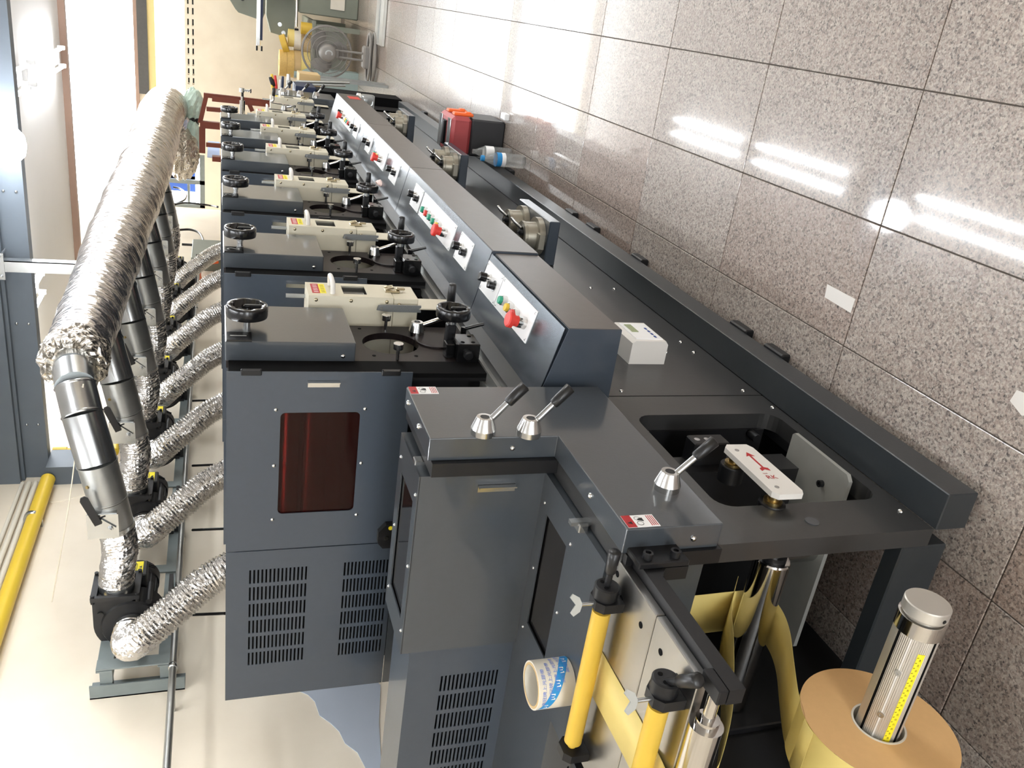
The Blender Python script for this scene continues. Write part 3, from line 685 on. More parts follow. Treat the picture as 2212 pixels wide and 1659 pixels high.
# cream lamp housings standing between the units
def make_lamp():
    t = thing('lamp_housing', (2.297, .84, .80), 'x', 'lamp housing', 'cream lamp housings between printing units')
    b = M().holed(2.24, 2.355, .982, 1.215, [(2.262, 2.335, 1.052, 1.118)], .765, .768).box(2.24, 2.243, .768, 1.10, .982, 1.215).box(2.352, 2.355, .768, 1.10, .982, 1.215).box(2.243, 2.352, .768, 1.10, 1.212, 1.215).box(2.243, 2.352, .768, 1.10, .982, .985).obj('case', 'cream', t)
    M().box(2.245, 2.35, .776, 1.09, .99, 1.20).obj('core', 'glass_smoke', t)
    M().box(2.262, 2.28, .7755, .776, 1.06, 1.07).obj('inner_print', 'blue', t)
    M().box(2.242, 2.353, .767, 1.10, .91, .98, .002).obj('lower_case', 'cream', t)
    M().box(2.255, 2.345, .80, .803, .80, .91).obj('tongue', 'cream', t)
    M().box(2.26, 2.34, .805, 1.08, .80, .91).obj('socket', 'dark_void', t)
    lb = M().box(2.262, 2.34, .7642, .765, 1.165, 1.182).obj('yellow_label', 'yellow_label', t)
    M().box(2.262, 2.34, .7642, .765, 1.182, 1.203).obj('red_label', 'red_print', t)
    mm = M()
    for k in range(5): mm.box(2.270+.014*k, 2.273+.014*k, .7638, .7642, 1.186, 1.198)
    mm.obj('print_lines', 'white_panel', lb)
    mm = M()
    for k in range(5): mm.box(2.270+.014*k, 2.272+.014*k, .7638, .7642, 1.168, 1.178)
    mm.obj('print_lines', 'black_metal', lb)
    M().tube(spline([(2.262, .765, 1.148), (2.262, .742, 1.149), (2.275, .732, 1.15), (2.32, .732, 1.15), (2.333, .742, 1.149), (2.333, .765, 1.148)], 5), .007, 10).obj('handle', 'white_plastic', t)
    lt = M().box(2.285, 2.315, .760, .766, .955, .998, .002).obj('latch', 'brass_pale', t)
    M().tube([(2.29, .757, .998), (2.29, .752, .975), (2.31, .752, .975), (2.31, .757, .998)], .003, 8).obj('latch_loop', 'brass_pale', lt)
    M().box(2.293, 2.307, .754, .760, .94, .965, .002).obj('latch_lever', 'brass_pale', lt)
    for yy, zz in ((.777, 1.195), (.777, 1.10), (.777, 1.0), (.785, .965)): screw(t, (2.24, yy, zz), (-1, 0, 0), .0055, 'brass_pale')
    M().cyl((2.335, .80, 1.215), (2.335, .80, 1.268), .006, 10).obj('glass_rod', 'clear_soft', t)
    br = M().prism([(.782, 1.026), (.796, 1.03), (.80, 1.0), (.80, .905), (.794, .905), (.79, .912), (.786, .905), (.780, .905), (.780, 1.0)], 2.222, 2.227, 'x').obj('spanner_bar', 'steel_grain', t)
    M().sharp([(.004, 0), (.004, .003)], (2.222, .79, 1.018), (-1, 0, 0), 12).obj('pivot', 'zinc', br)
    M().box(2.227, 2.24, .784, .796, 1.0, 1.02).obj('pivot_block', 'zinc_dark', br)
    return t
mat('brass_pale', (186, 176, 150), .25, 1, .05, 40)
mat('clear_soft', (200, 204, 204), .1, .1, .05, 20, trans=.6)
l0 = make_lamp()
lamps = [l0]+[copy_tree(l0, (x-1.96, 0, 0)) for x in UX[1:]]
for k, u in enumerate(lamps): u['label'] = 'cream lamp housing with red and yellow label beside printing unit %s' % ('one', 'two', 'three', 'four', 'five', 'six')[k]

# ================================================================== die cutting unit and outfeed unit at the far end
d = thing('die_cutting_unit', (6.42, .84, .79), 'low black die cutting unit without cover, beyond the sixth printing unit', 'machine unit')
M().ringplate((6.30, 6.56, .795, 1.10), (6.43, .93), .07, .84, .858).obj('front_plate', 'unit_plate', d)
M().box(6.31, 6.55, .93, 1.75, .795, 1.09).obj('body', 'dark_void', d)
crank(d, 6.47, .84, 1.0, .075); 
for xx, zz in ((6.50, .93), (6.33, .93)): M().sharp([(.0045, 0), (.0045, .032), (.0125, .0325), (.013, .047)], (xx, .84, zz), (0, -1, 0), 18).obj('thumb_knob', 'alu', d)
M().sharp([(.05, 0), (.05, .006)], (6.42, .84, .85), (0, -1, 0), 30).obj('cover_disc', 'zinc_dark', d)
ld = copy_tree(l0, (6.63-2.24, 0, -.13)); ld['label'] = 'cream lamp housing beside the low die cutting unit'
of = thing('outfeed_unit', (6.9, .80, .60), 'dark outfeed unit with three silver levers at the far press end', 'machine unit')
M().box(6.78, 7.15, .763, YB, .60, 1.045, .002).obj('front_cover', 'paint', of)
M().box(6.79, 7.14, YB, 1.6, .02, 1.03).obj('body', 'dark_void', of)
for xx, zz in ((6.9, .98), (6.85, .86), (6.88, .74)): lever(of, xx, .763, zz, -.06, -.09, .02)
# tall chrome tension post
cp_ = thing('tension_post', (7.0, 1.0, 1.03), 'tall chrome tension post with spring screw above the outfeed unit', 'post')
M().box(6.93, 7.07, .96, 1.06, 1.03, 1.22).obj('bracket', 'cream', cp_)
M().sharp([(.05, 0), (.05, .02), (.02, .021), (.02, .12), (.011, .122), (.011, .15)], (7.0, .98, 1.27), (0, -1, 0), 20).obj('body', 'chrome', cp_)
M().box(6.93, 7.07, .965, .99, 1.22, 1.31, .004).obj('foot', 'cream', cp_)
M().cyl((7.0, .845, 1.27), (7.0, .80, 1.27), .009, 12).obj('neck', 'black_metal', cp_)
M().sharp([(.018, 0), (.018, .03)], (7.0, .80, 1.275), (0, -1, 0), 16).obj('head', 'alu', cp_)
hx = [Vector((7.0+.008*math.cos(k*.9), .785+.008*math.sin(k*.9), 1.262-.0009*k)) for k in range(50)]
M().tube(hx, .002, 6).obj('spring', 'zinc', cp_)
M().sharp([(.014, 0), (.017, .004), (.014, .01)], (7.0, .785, 1.216), (0, 0, -1), 18).obj('knob', 'black_gloss', cp_)

# ================================================================== splicing table with rollers
st = thing('splicing_table', (.93, 1.0, .78), 'brushed steel splicing table with two yellow rubber rollers', 'table')
M().box(.79, .9285, .832, 1.28, .776, .793, .0015).obj('table_plate', 'steel_table', st)
M().box(.9305, 1.095, .832, 1.28, .776, .793, .0015).obj('table_plate', 'steel_table', st)
M().prism([(1.07, .69), (1.07, .776), (.742, .776), (.742, .75), (1.0, .75), (1.02, .735), (1.02, .69)], .812, .838).obj('side_bar', 'black_metal', st)
M().box(.742, .79, .812, .838, .776, .792, .002).obj('bar_end', 'black_metal', st)
M().box(1.02, 1.07, .80, .812, .69, .786, .002).obj('mount_block', 'black_metal', st)
for zz in (.765, .712): M().sharp([(.009, 0), (.009, .012), (.005, .0122), (.005, .008)], (1.035, .80, zz), (0, -1, 0), 16).obj('cap_screw', 'black_metal', st)
for xx, yy in ((1.07, .856), (1.04, .885), (.965, .88), (.895, .875), (.84, .875), (1.07, 1.25), (.9, 1.25)): M().sharp([(.006, 0), (.006, .0005)], (xx, yy, .7931), (0, 0, 1), 14).obj('screw_hole', 'dark_void', st)
def pinch(x, z, y0, y1, ldir, wing=(0, 0, 1)):
    r = M().sharp([(.008, -.012), (.008, 0), (.0165, .0005), (.0165, y1-y0), (.008, y1-y0+.0005), (.008, y1-y0+.012)], (x, y0, z), (0, 1, 0), 28).obj('rubber_roller', 'rubber_yellow', st)
    for k, (a, b) in enumerate(((y0-.03, y0-.012), (y1+.012, y1+.03))):
        bl = M().prism([(x-.026, .7935), (x+.02, .7935), (x+.026, .81), (x+.024, .83), (x+.012, .842), (x-.014, .842), (x-.026, .83)], a, b).obj('bearing_block', 'black_metal', st)
        if k == 0:
            M().sharp([(.022, 0), (.022, .022), (.019, .024)], (x, a, z), (0, -1, 0), 28).obj('cam_disc', 'black_metal', bl)
            for q in (-1, 1): M().sharp([(.004, 0), (.004, .0006)], (x+.009*q, a-.0241, z+.006), (0, -1, 0), 10).obj('disc_hole', 'dark_void', bl)
            s0 = Vector((x, a-.016, z)); L_ = Vector(ldir)
            M().cyl(s0, s0+L_*.5, .006, 10).obj('lever_rod', 'black_metal', bl)
            M().lathe([(.007, 0), (.0095, .004), (.0115, L_.length*.58), (.008, L_.length*.62), (.001, L_.length*.625)], s0+L_*.42, L_, 14).obj('lever_grip', 'grip', bl)
            w0 = Vector((x-.005, (a+b)/2, .842)); M().cyl(w0, w0+Vector(wing)*.022, .0035, 8).obj('wing_stem', 'zinc', bl)
            c_ = w0+Vector(wing)*.026
            for q in (-1, 1):
                W_ = [(0, -.005), (0, .007), (.013*q, .017), (.019*q, .012), (.012*q, 0)]
                dv = Vector((.45, -.89, 0)); nv = Vector((.89, .45, 0))*.0018
                P0 = [c_+dv*u_+Vector((0, 0, w_)) for u_, w_ in W_]; k5 = 5
                M().add([p_-nv for p_ in P0]+[p_+nv for p_ in P0], [tuple(range(5)), tuple(range(9, 4, -1))]+[(e, (e+1) % 5, 5+(e+1) % 5, 5+e) for e in range(5)]).obj('wing_nut', 'alu_matte', bl)
    return r
pinch(1.05, .82, .915, 1.22, (0, -.075, .0))
pinch(.828, .82, .915, 1.22, (-.062, -.06, -.005))
rc_ = M().sharp([(.010, -.045), (.010, 0), (.018, .0005), (.018, .012), (.026, .0125), (.026, .36)], (.766, .885, .778), (0, 1, 0), 32).obj('edge_roller', 'chrome', st)
# chrome guide rollers of the unwinder (carried by the base plates)
gr = thing('guide_roller', (1.15, .91, .40), 'thick chrome guide roller under the front plate, paper passing beneath', 'roller')
M().sharp([(.015, -.06), (.015, 0), (.034, .0005), (.036, .004), (.036, .37)], (1.15, .912, .402), (0, 1, 0), 36).obj('shell', 'chrome', gr)
M().sharp([(.026, 0), (.026, .012)], (1.15, .90, .402), (0, 1, 0), 24).obj('bearing', 'black_metal', gr)
g2 = thing('guide_roller', (1.218, .86, .555), 'slim chrome guide roller above the thick one, touching upright paper', 'roller')
M().sharp([(.008, -.01), (.008, 0), (.02, .0005), (.02, .42)], (1.215, .863, .57), (0, 1, 0), 24).obj('shell', 'chrome', g2)
M().sharp([(.005, -.01), (.005, 0), (.007, .0005), (.007, .42)], (1.19, .863, .60), (0, 1, 0), 16).obj('side_bar', 'brass', g2)
# pneumatic shaft, cap with knurled knob
sh = thing('unwind_shaft', (.818, 1.05, .375), 'ribbed aluminium unwinding shaft with yellow ruler strip and round knob', 'shaft')
n = 144; rs = []
for yy in (.812, 1.30):
    rs.append([(.818+(.0355+(.0006 if k % 2 else 0))*math.cos(2*PI*k/n), yy, .375+(.0355+(.0006 if k % 2 else 0))*math.sin(2*PI*k/n)) for k in range(n)])
M().rings(rs, True, True, smooth=False).obj('barrel', 'shaft_alu', sh)
for a in (90, 187, 300):
    r_ = math.radians(a); M().box(-.0022, .0022, .814, 1.10, .0352, .0369).obj('key_slot', 'dark_void', sh)
    o = sh.children[-1]; me = o.data
    for v in me.vertices:
        p = v.co+sh.location; q = Vector((p.x, p.y, p.z)); x_, z_ = q.x, q.z
        v.co = Vector((.818+x_*math.cos(r_-PI/2)-z_*math.sin(r_-PI/2), q.y, .375+x_*math.sin(r_-PI/2)+z_*math.cos(r_-PI/2)))-sh.location
def on_shaft(ang, r): return Vector((.818+r*math.cos(math.radians(ang)), 0, .375+r*math.sin(math.radians(ang))))
# ruler strip and rib with screws on the side seen from the front left
RA = 160
mm = M()
for a0, a1 in ((RA-9, RA), (RA, RA+9)):
    p0 = on_shaft(a0, .0366); p1 = on_shaft(a1, .0366); q0 = on_shaft(a0, .0355); q1 = on_shaft(a1, .0355)
    vs = [Vector((p.x, yy, p.z)) for yy in (.838, 1.03) for p in (p0, p1, q1, q0)]
    mm.add(vs, [(0, 1, 2, 3), (4, 7, 6, 5), (0, 4, 5, 1), (1, 5, 6, 2), (2, 6, 7, 3), (3, 7, 4, 0)])
ru = mm.obj('ruler_strip', 'yellow_label', sh)
nrm = (on_shaft(RA, 1)-on_shaft(RA, 0)).normalized(); tan = Vector((-nrm.z, 0, nrm.x))
mm = M(); mt = M()
for k in range(17, 35):
    yy = 1.026-(k-17)*.0104; c_ = on_shaft(RA+1, .0372); text_on(mm, str(k), .0045, (c_.x, yy, c_.z), (0, -1, 0), (-tan.x, 0, -tan.z))
    c_ = on_shaft(RA-6, .0371); mt.box(c_.x-.0002, c_.x+.0002, yy-.005, yy-.0044, c_.z-.002, c_.z+.002)
mm.obj('digits', 'black_metal', ru); mt.obj('ticks', 'black_metal', ru)
c0_ = on_shaft(122, .0362); c1_ = on_shaft(126, .0362); d0_ = on_shaft(122, .035); d1_ = on_shaft(126, .035)
M().add([Vector((p_.x, yy, p_.z)) for yy in (.816, 1.10) for p_ in (c0_, c1_, d1_, d0_)], [(0, 1, 2, 3), (4, 7, 6, 5), (0, 4, 5, 1), (1, 5, 6, 2), (2, 6, 7, 3), (3, 7, 4, 0)]).obj('rib', 'white_plastic', sh)
for yy in (.885, .975):
    c_ = on_shaft(124, .0355); nn = on_shaft(124, 1)-on_shaft(124, 0); M().sharp([(.0055, 0), (.0055, .0015), (.002, .0016), (.002, .0008)], (c_.x, yy, c_.z), nn, 16).obj('rib_screw', 'zinc', sh)
M().sharp([(.0372, 0), (.0385, .001), (.0385, .028), (.034, .029)], (.818, .814, .375), (0, -1, 0), 48).obj('collar', 'chrome', sh)
kb = M().sharp([(.030, 0), (.030, .004), (.0355, .0045), (.0365, .007), (.0365, .024), (.035, .026)], (.818, .786, .375), (0, -1, 0), 48).obj('knob', 'shaft_alu', sh)
M().sharp([(.0035, 0), (.0035, .0006)], (.818-.0365, .772, .372), (-1, 0, 0), 10).obj('knob_hole', 'black_metal', kb)
# paper roll: hollow cylinder with tan edge face and yellow outside
pr = thing('paper_roll', (.818, 1.07, .375), 'big roll of yellow label paper with tan edge on the unwinding shaft', 'paper roll')
M().sharp([(.1325, .0003), (.1325, .103), (.048, .103)], (.818, 1.02, .375), (0, 1, 0), 96, False).obj('outer_layer', 'paper_yellow', pr)
f_ = M(); n = 96
ri = [(.818+.046*math.cos(2*PI*k/n), 1.02, .375+.046*math.sin(2*PI*k/n)) for k in range(n)]; ro = [(.818+.1325*math.cos(2*PI*k/n), 1.02, .375+.1325*math.sin(2*PI*k/n)) for k in range(n)]
f_.add(ri+ro, [(k, (k+1) % n, n+(k+1) % n, n+k) for k in range(n)]).obj('edge_face', 'paper_edge', pr)
M().sharp([(.046, .0), (.046, -.001), (.0425, -.001), (.0425, .10)], (.818, 1.02, .375), (0, 1, 0), 48, False).obj('core_tube', 'dirty_white', pr)
# the web
def web(name, path, y0, y1, label, m_='paper_yellow', th=.0006):
    p = spline([(a, 0, b) for a, b in path], 8); mm = M()
    vs = []; nrm = []
    for i, q in enumerate(p):
        t_ = (p[min(len(p)-1, i+1)]-p[max(0, i-1)]).normalized(); nrm.append(Vector((-t_.z, 0, t_.x)))
    a = []; 
    for q, nn in zip(p, nrm):
        for yy, s_ in ((y0, 1), (y1, 1), (y1, -1), (y0, -1)): a.append(Vector((q.x, yy, q.z))+nn*th/2*s_)
    rs = [a[4*i:4*i+4] for i in range(len(p))]
    o = mm.rings(rs, True, True, smooth=True).obj(name, m_, None, (p[0].x, y0, p[0].z)); tag(o, label, 'paper'); return o
web('paper_web', [(.82, .509), (.842, .507), (.87, .494), (.912, .475), (.984, .434), (1.053, .394), (1.106, .372), (1.15, .3655), (1.178, .374), (1.187, .405), (1.188, .45), (1.187, .53), (1.187, .66), (1.187, .77)], 1.02, 1.123, 'yellow paper web sagging from the roll under the thick chrome roller')
web('paper_web', [(1.235, .40), (1.141, .473), (1.05, .524), (.94, .591), (.872, .638), (.80, .70), (.772, .735), (.745, .76), (.7395, .785), (.752, .802), (.775, .805), (.81, .798), (.9, .7945), (1.0, .7945), (1.095, .7945)], 1.02, 1.123, 'yellow paper web crossing the steel table and slanting down below it')
# swing arm, shelf plate and cylinder inside the cut-out
ar = thing('swing_arm', (1.27, .79, .39), 'white swing arm with red arrow between two brass bearings', 'arm')
M().prism([(1.167, .362), (1.18, .355), (1.355, .358), (1.37, .366), (1.372, .414), (1.36, .425), (1.18, .426), (1.168, .416)], .775, .787).obj('arm_plate', 'white_plastic', ar)
for xx, zz in ((1.195, .405), (1.345, .405)):
    M().sharp([(.012, 0), (.012, .016), (.019, .0165), (.019, .022)], (xx, .787, zz), (0, 1, 0), 24).obj('bearing', 'brass', ar); M().sharp([(.026, .022), (.027, .024), (.027, .06)], (xx, .787, zz), (0, 1, 0), 24).obj('follower', 'black_metal', ar)
    M().sharp([(.005, 0), (.005, .001)], (xx, .775, zz), (0, -1, 0), 14).obj('socket_screw', 'zinc', ar)
M().prism([(1.335, .388), (1.318, .398), (1.321, .390), (1.272, .390), (1.268, .398), (1.258, .398), (1.264, .388), (1.258, .378), (1.268, .378), (1.272, .386), (1.321, .386), (1.318, .378)], .7742, .7749).obj('arrow', 'red_print', ar)
mm = M(); text_on(mm, 'RK', .02, (1.232, .7744, .392), (0, 0, -1), (1, 0, 0)); text_on(mm, 'eco', .008, (1.248, .7744, .398), (0, 0, -1), (1, 0, 0)); mm.obj('emblem', 'red_print', ar)
sp_ = thing('shelf_plate', (1.38, .80, .15), 'bare aluminium shelf plate sticking out of the base cut-out', 'plate')
M().prism([(1.267, .818), (1.279, .806), (1.472, .806), (1.478, .812), (1.478, 1.27), (1.267, 1.27)], .148, .158, 'z').obj('plate', 'alu_matte', sp_)
M().sharp([(.008, 0), (.008, .01), (.004, .0102), (.004, .006)], (1.34, .865, .158), (0, 0, 1), 14).obj('cap_screw', 'black_metal', sp_)
cy_ = thing('air_cylinder', (1.335, 1.0, .158), 'short aluminium cylinder with printed size label under the frame', 'cylinder')
M().sharp([(.042, 0), (.042, .12), (.03, .121), (.03, .15)], (1.325, 1.015, .158), (0, 0, 1), 36).obj('body', 'alu', cy_)
mm = M()
vs, fs = text_mesh('025-350', .02)
wrap = lambda v, r: Vector((1.325+r*math.cos(math.radians(233)+v[0]/r), 1.015+r*math.sin(math.radians(233)+v[0]/r), .245+v[1]))
mm.add([wrap(v, .0427) for v in vs], fs); vs, fs = text_mesh('M8S 350', .008); mm.add([wrap((v[0]+.005, v[1]-.018), .0427) for v in vs], fs)
mm.obj('lettering', 'black_metal', cy_)
bb = thing('clamp_block', (1.50, .85, .38), 'black clamp block with two socket screws inside the cut-out', 'clamp')
M().box(1.43, 1.475, .805, .90, .36, .45, .003).obj('block', 'black_metal', bb)
M().box(1.40, 1.47, .86, 1.2, .18, .52).obj('carrier', 'black_metal', bb)
for zz in (.435, .41): M().sharp([(.007, 0), (.007, .0006)], (1.452, .805, zz), (0, -1, 0), 14).obj('socket_screw', 'zinc', bb)
# sticky tape roll on the hood
tp = thing('tape_roll', (1.145, 1.17, .803), 'roll of clear tape with blue printed core standing on the lower hood', 'tape roll')
TX, TY, TZ, TR = 1.148, 1.168, .804, .046
M().sharp([(TR, 0), (TR, .074), (TR-.003, .0742), (TR-.003, .0738), (TR-.0078, .0738), (TR-.0078, .002), (TR, 0)], (TX, TY, TZ), (0, 0, 1), 48).obj('core', 'dirty_white', tp)
M().sharp([(TR-.003, .0739), (TR-.003, .0746), (TR-.0078, .0746), (TR-.0078, .0739)], (TX, TY, TZ), (0, 0, 1), 48, False).obj('core_rim', 'cardboard', tp)
def onT(a, z, r=TR+.0004): return Vector((TX+r*math.cos(a), TY+r*math.sin(a), TZ+z))
mm = M(); n = 60
A0 = math.radians(150)
for k in range(n):         # slanting blue band around the roll
    a0 = A0+k/n*math.radians(190); a1 = A0+(k+1)/n*math.radians(190)
    z0 = .062-.072*(k/n); z1 = .062-.072*((k+1)/n)
    q = lambda z: min(.074, max(0., z))
    if q(z0+.009) > q(z0-.009): mm.add([onT(a0, q(z0-.009)), onT(a1, q(z1-.009)), onT(a1, q(z1+.009)), onT(a0, q(z0+.009))], [(0, 1, 2, 3)], True)
mm.obj('blue_band', 'blue_sky', tp)
mm = M()
for row, (a_, z_) in enumerate(((214, .063), (232, .05), (250, .037), (268, .024), (290, .012))):
    try:
        vs, fs = text_mesh('高冠牌上光膠帶', .0085)
        mm.add([onT(math.radians(a_)+v[0]/TR*1.25, min(.073, max(.001, z_+v[1])), TR+.0006) for v in vs], fs)
    except Exception: pass
mm.obj('print_text', 'blue_print', tp)
mm = M()
for k in range(6):
    a = A0+math.radians(12+30*k); zc = .062-.072*(12+30*k)/190
    for e in (((-.006, -.004), (.006, -.004), (.006, -.002), (-.006, -.002)), ((-.006, -.002), (-.004, -.002), (-.005, .004), (-.006, .005)), ((-.001, -.002), (.001, -.002), (.0, .005)), ((.004, -.002), (.006, -.002), (.006, .005), (.005, .004))):
        mm.add([onT(a+u/TR, min(.074, max(0, zc+w)), TR+.0007) for u, w in e], [tuple(range(len(e)))])
mm.obj('crown_print', 'white_panel', tp)

# ================================================================== blowers, hoses and ducts on the wall
BP = .672
ordn = ['first', 'second', 'third', 'fourth', 'fifth', 'sixth', 'seventh']
def make_blower():
    t = thing('blower', (2.76, 2.25, 1.65), 'x', 'blower', 'black blowers on the wall frame')
    sc = []
    yc, zc = 2.215, 1.745
    for k in range(37):                                             # scroll outline opening towards -Y at the top
        a = math.radians(90-10*k*.97); r = .085+.045*(1-k/36)
        sc.append((yc-math.cos(a)*r*1., zc+math.sin(a)*r))
    out = [(2.085, 1.87), (2.085, 1.72)]
    poly = []
    for k in range(0, 31):
        a = math.radians(90-9.2*k); r = .128-.0011*k                # from top clockwise (towards +Y side) round to the front
        poly.append((yc+math.cos(a)*r, zc+math.sin(a)*r))
    poly = [(2.085, 1.873)]+poly+[(2.085, 1.715)]
    h = M().prism(poly, 2.71, 2.805, 'x').obj('scroll_housing', 'blower_black', t)
    M().sharp([(.105, 0), (.10, .008), (.062, .010), (.06, .018)], (2.71, yc, zc), (-1, 0, 0), 40).obj('front_cover', 'blower_black', t)
    for a in (30, 120, 210, 300): M().cyl((2.703, yc+.118*math.cos(math.radians(a)), zc+.118*math.sin(math.radians(a))), (2.81, yc+.118*math.cos(math.radians(a)), zc+.118*math.sin(math.radians(a))), .011, 10).obj('lug', 'blower_black', h)
    M().sharp([(.058, 0), (.058, .03), (.056, .031)], (2.692, yc, zc), (-1, 0, 0), 32).obj('inlet_ring', 'chrome', t)
    f = M().holed(2.685, 2.835, 1.715, 1.875, [(2.70, 2.82, 1.735, 1.855)], 2.068, 2.085).obj('outlet_flange', 'blower_black', t)
    for xx in (2.692, 2.828):
        for zz in (1.722, 1.868): M().cyl((xx, 2.06, zz), (xx, 2.095, zz), .007, 8).obj('flange_bolt', 'black_metal', f)
    M().sharp([(.06, 0), (.06, .03)], (2.76, 2.085, 1.795), (0, -1, 0), 28).obj('outlet_spigot', 'zinc', t)
    mo = M().sharp([(.078, 0), (.08, .01), (.074, .012), (.074, .14), (.079, .142), (.079, .19), (.06, .20)], (2.805, yc, zc), (1, 0, 0), 32).obj('motor', 'blower_black', t)
    for k in range(16):
        a = 2*PI*k/16; c_, s_ = math.cos(a), math.sin(a)
        M().box(2.82, 2.94, yc+.074*c_-.002, yc+.074*c_+.002, zc+.074*s_-.002, zc+.074*s_+.002).obj('fin', 'blower_black', mo)
    b = M().box(2.83, 2.92, 2.085, 2.15, 1.70, 1.765, .004).obj('terminal_box', 'blower_black', t)
    M().box(2.84, 2.912, 2.0838, 2.085, 1.715, 1.752).obj('warning_sticker', 'yellow_label', b)
    mm = M(); mm.prism([(2.848, 1.72), (2.862, 1.72), (2.855, 1.73)], 2.0834, 2.0838).prism([(2.87, 1.72), (2.884, 1.72), (2.877, 1.73)], 2.0834, 2.0838)
    for k in range(3): mm.box(2.85, 2.90, 2.0834, 2.0838, 1.736+.005*k, 1.738+.005*k)
    mm.obj('sticker_print', 'black_metal', b)
    M().sharp([(.012, 0), (.012, .02), (.009, .022), (.009, .03)], (2.875, 2.11, 1.765), (0, 0, 1), 12).obj('cable_gland', 'zinc', b)
    M().tube(spline([(2.875, 2.11, 1.79), (2.885, 2.10, 1.81), (2.92, 2.10, 1.80), (2.955, 2.12, 1.74), (2.96, 2.15, 1.68)], 6), .005, 8).obj('cable', 'black_gloss', b)
    M().box(2.72, 2.98, 2.20, 2.33, 1.615, 1.63).box(2.74, 2.79, 2.20, 2.30, 1.55+.08, 1.68).obj('mounting_foot', 'blower_black', t)
    return t
b0 = make_blower()
blowers = [b0]+[copy_tree(b0, (BP*k, 0, 0)) for k in range(1, 7)]
for k, b in enumerate(blowers): b['label'] = '%s black blower on the wall frame counted from the frame end plate' % ordn[k]
def hose(path, r, label, grp, k, **kw):
    o = flex([(a+BP*k, b, c) for a, b, c in path], r, **kw).obj('flexible_hose', 'foil_flex', None, (path[0][0]+BP*k, path[0][1], path[0][2]))
    tag(o, label, 'hose', grp)
inp = [(2.675, 2.215, 1.745), (2.62, 2.212, 1.748), (2.565, 2.18, 1.735), (2.535, 2.115, 1.685), (2.56, 2.04, 1.59), (2.60, 1.975, 1.50), (2.625, 1.94, 1.425), (2.64, 1.92, 1.37)]
outp = [(2.76, 2.06, 1.795), (2.765, 2.0, 1.79), (2.755, 1.93, 1.778), (2.735, 1.85, 1.776), (2.725, 1.785, 1.786)]
for k in range(7):
    hose(inp, .061, 'ribbed foil intake hose bending from the %s blower down to the press' % ordn[k], 'foil intake hoses', k, jitter=.028)
    hose(outp, .060, 'ribbed foil outlet hose between the %s blower and its damper' % ordn[k], 'foil outlet hoses', k, depth=.08, jitter=.03)
def make_branch(first):
    t = thing('branch_duct', (2.72, 1.6, 1.80), 'x', 'duct', 'galvanised branch ducts with dampers')
    A = Vector((2.724, 1.80, 1.784)); B = Vector((2.73, 1.69, 1.803)); C_ = Vector((2.745, 1.55, 1.832)); D_ = Vector((2.80, 1.40, 1.873))
    M().cyl(A, A+(B-A)*.12, .0645, 28).obj('hose_clamp', 'zinc', t)
    M().cyl(A+(B-A)*.1, B, .0615, 32).obj('damper_body', 'zinc_dark', t)
    pl = M().box(2.652, 2.656, 1.70, 1.795, 1.765, 1.862).obj('damper_plate', 'zinc', t)
    for yy in (1.698, 1.793): M().box(2.656, 2.70, yy, yy+.004, 1.77, 1.86).obj('plate_wing', 'zinc', pl)
    mm = M()
    for q in range(8):
        a0 = math.radians(100+8*q); a1 = math.radians(108+8*q)
        P = lambda a, r: (2.6515, 1.752-r*math.cos(a)*-1, 1.79+r*math.sin(a))
        mm.add([P(a0, .052), P(a1, .052), P(a1, .046), P(a0, .046)], [(0, 1, 2, 3)])
    mm.obj('arc_slot', 'black_metal', pl)
    M().prism([(1.765, 1.78), (1.75, 1.772), (1.715, 1.815), (1.725, 1.845), (1.745, 1.838)], 2.646, 2.650, 'x').obj('handle_root', 'zinc', pl)
    M().prism([(1.738, 1.836), (1.728, 1.814), (1.628, 1.852), (1.622, 1.862), (1.628, 1.874), (1.64, 1.876)], 2.641, 2.6475, 'x').obj('damper_handle', 'black_metal', pl)
    M().sharp([(.009, 0), (.009, .006), (.005, .0062), (.005, .012)], (2.646, 1.752, 1.79), (-1, 0, 0), 6).obj('bolt', 'zinc', pl)
    M().cyl(B, C_, .0625, 32).obj('pipe', 'zinc_dark', t)
    for q in (0., .97): M().tube([B.lerp(C_, q), B.lerp(C_, q+.03)], .0655, 32).obj('bead', 'zinc_dark', t)
    M().sharp([(.006, 0), (.006, .004)], B.lerp(C_, .55)+Vector((-.05, 0, .038)), (-.8, 0, .6), 8).obj('rivet', 'brass', t)
    if first:
        P = [C_, D_, Vector((2.865, 1.325, 1.898)), Vector((2.95, 1.302, 1.915)), Vector((3.06, 1.30, 1.922))]
        for a, b in zip(P[:-1], P[1:]): M().cyl(a-(b-a)*.03, b+(b-a)*.03, .0635, 32).obj('pipe', 'zinc', t)
        for q in P[1:-1]: M().lathe([(.062, -.006), (.067, 0), (.062, .006)], q, (P[2]-P[1]), 32).obj('bead', 'zinc', t)
    else:
        P = [C_, D_, Vector((2.90, 1.33, 1.895))]
        for a, b in zip(P[:-1], P[1:]): M().cyl(a-(b-a)*.03, b+(b-a)*.03, .0635, 32).obj('pipe', 'zinc', t)
        M().lathe([(.062, -.006), (.067, 0), (.062, .006)], D_, P[2]-P[1], 32).obj('bead', 'zinc', t)
    return t
br0 = make_branch(True); br1 = make_branch(False); br1.location.x += BP
brs = [br0, br1]+[copy_tree(br1, (BP*k, 0, 0)) for k in range(1, 6)]
for k, b in enumerate(brs): b['label'] = '%s galvanised branch duct with black damper handle, fed by the %s blower' % (ordn[k], ordn[k])
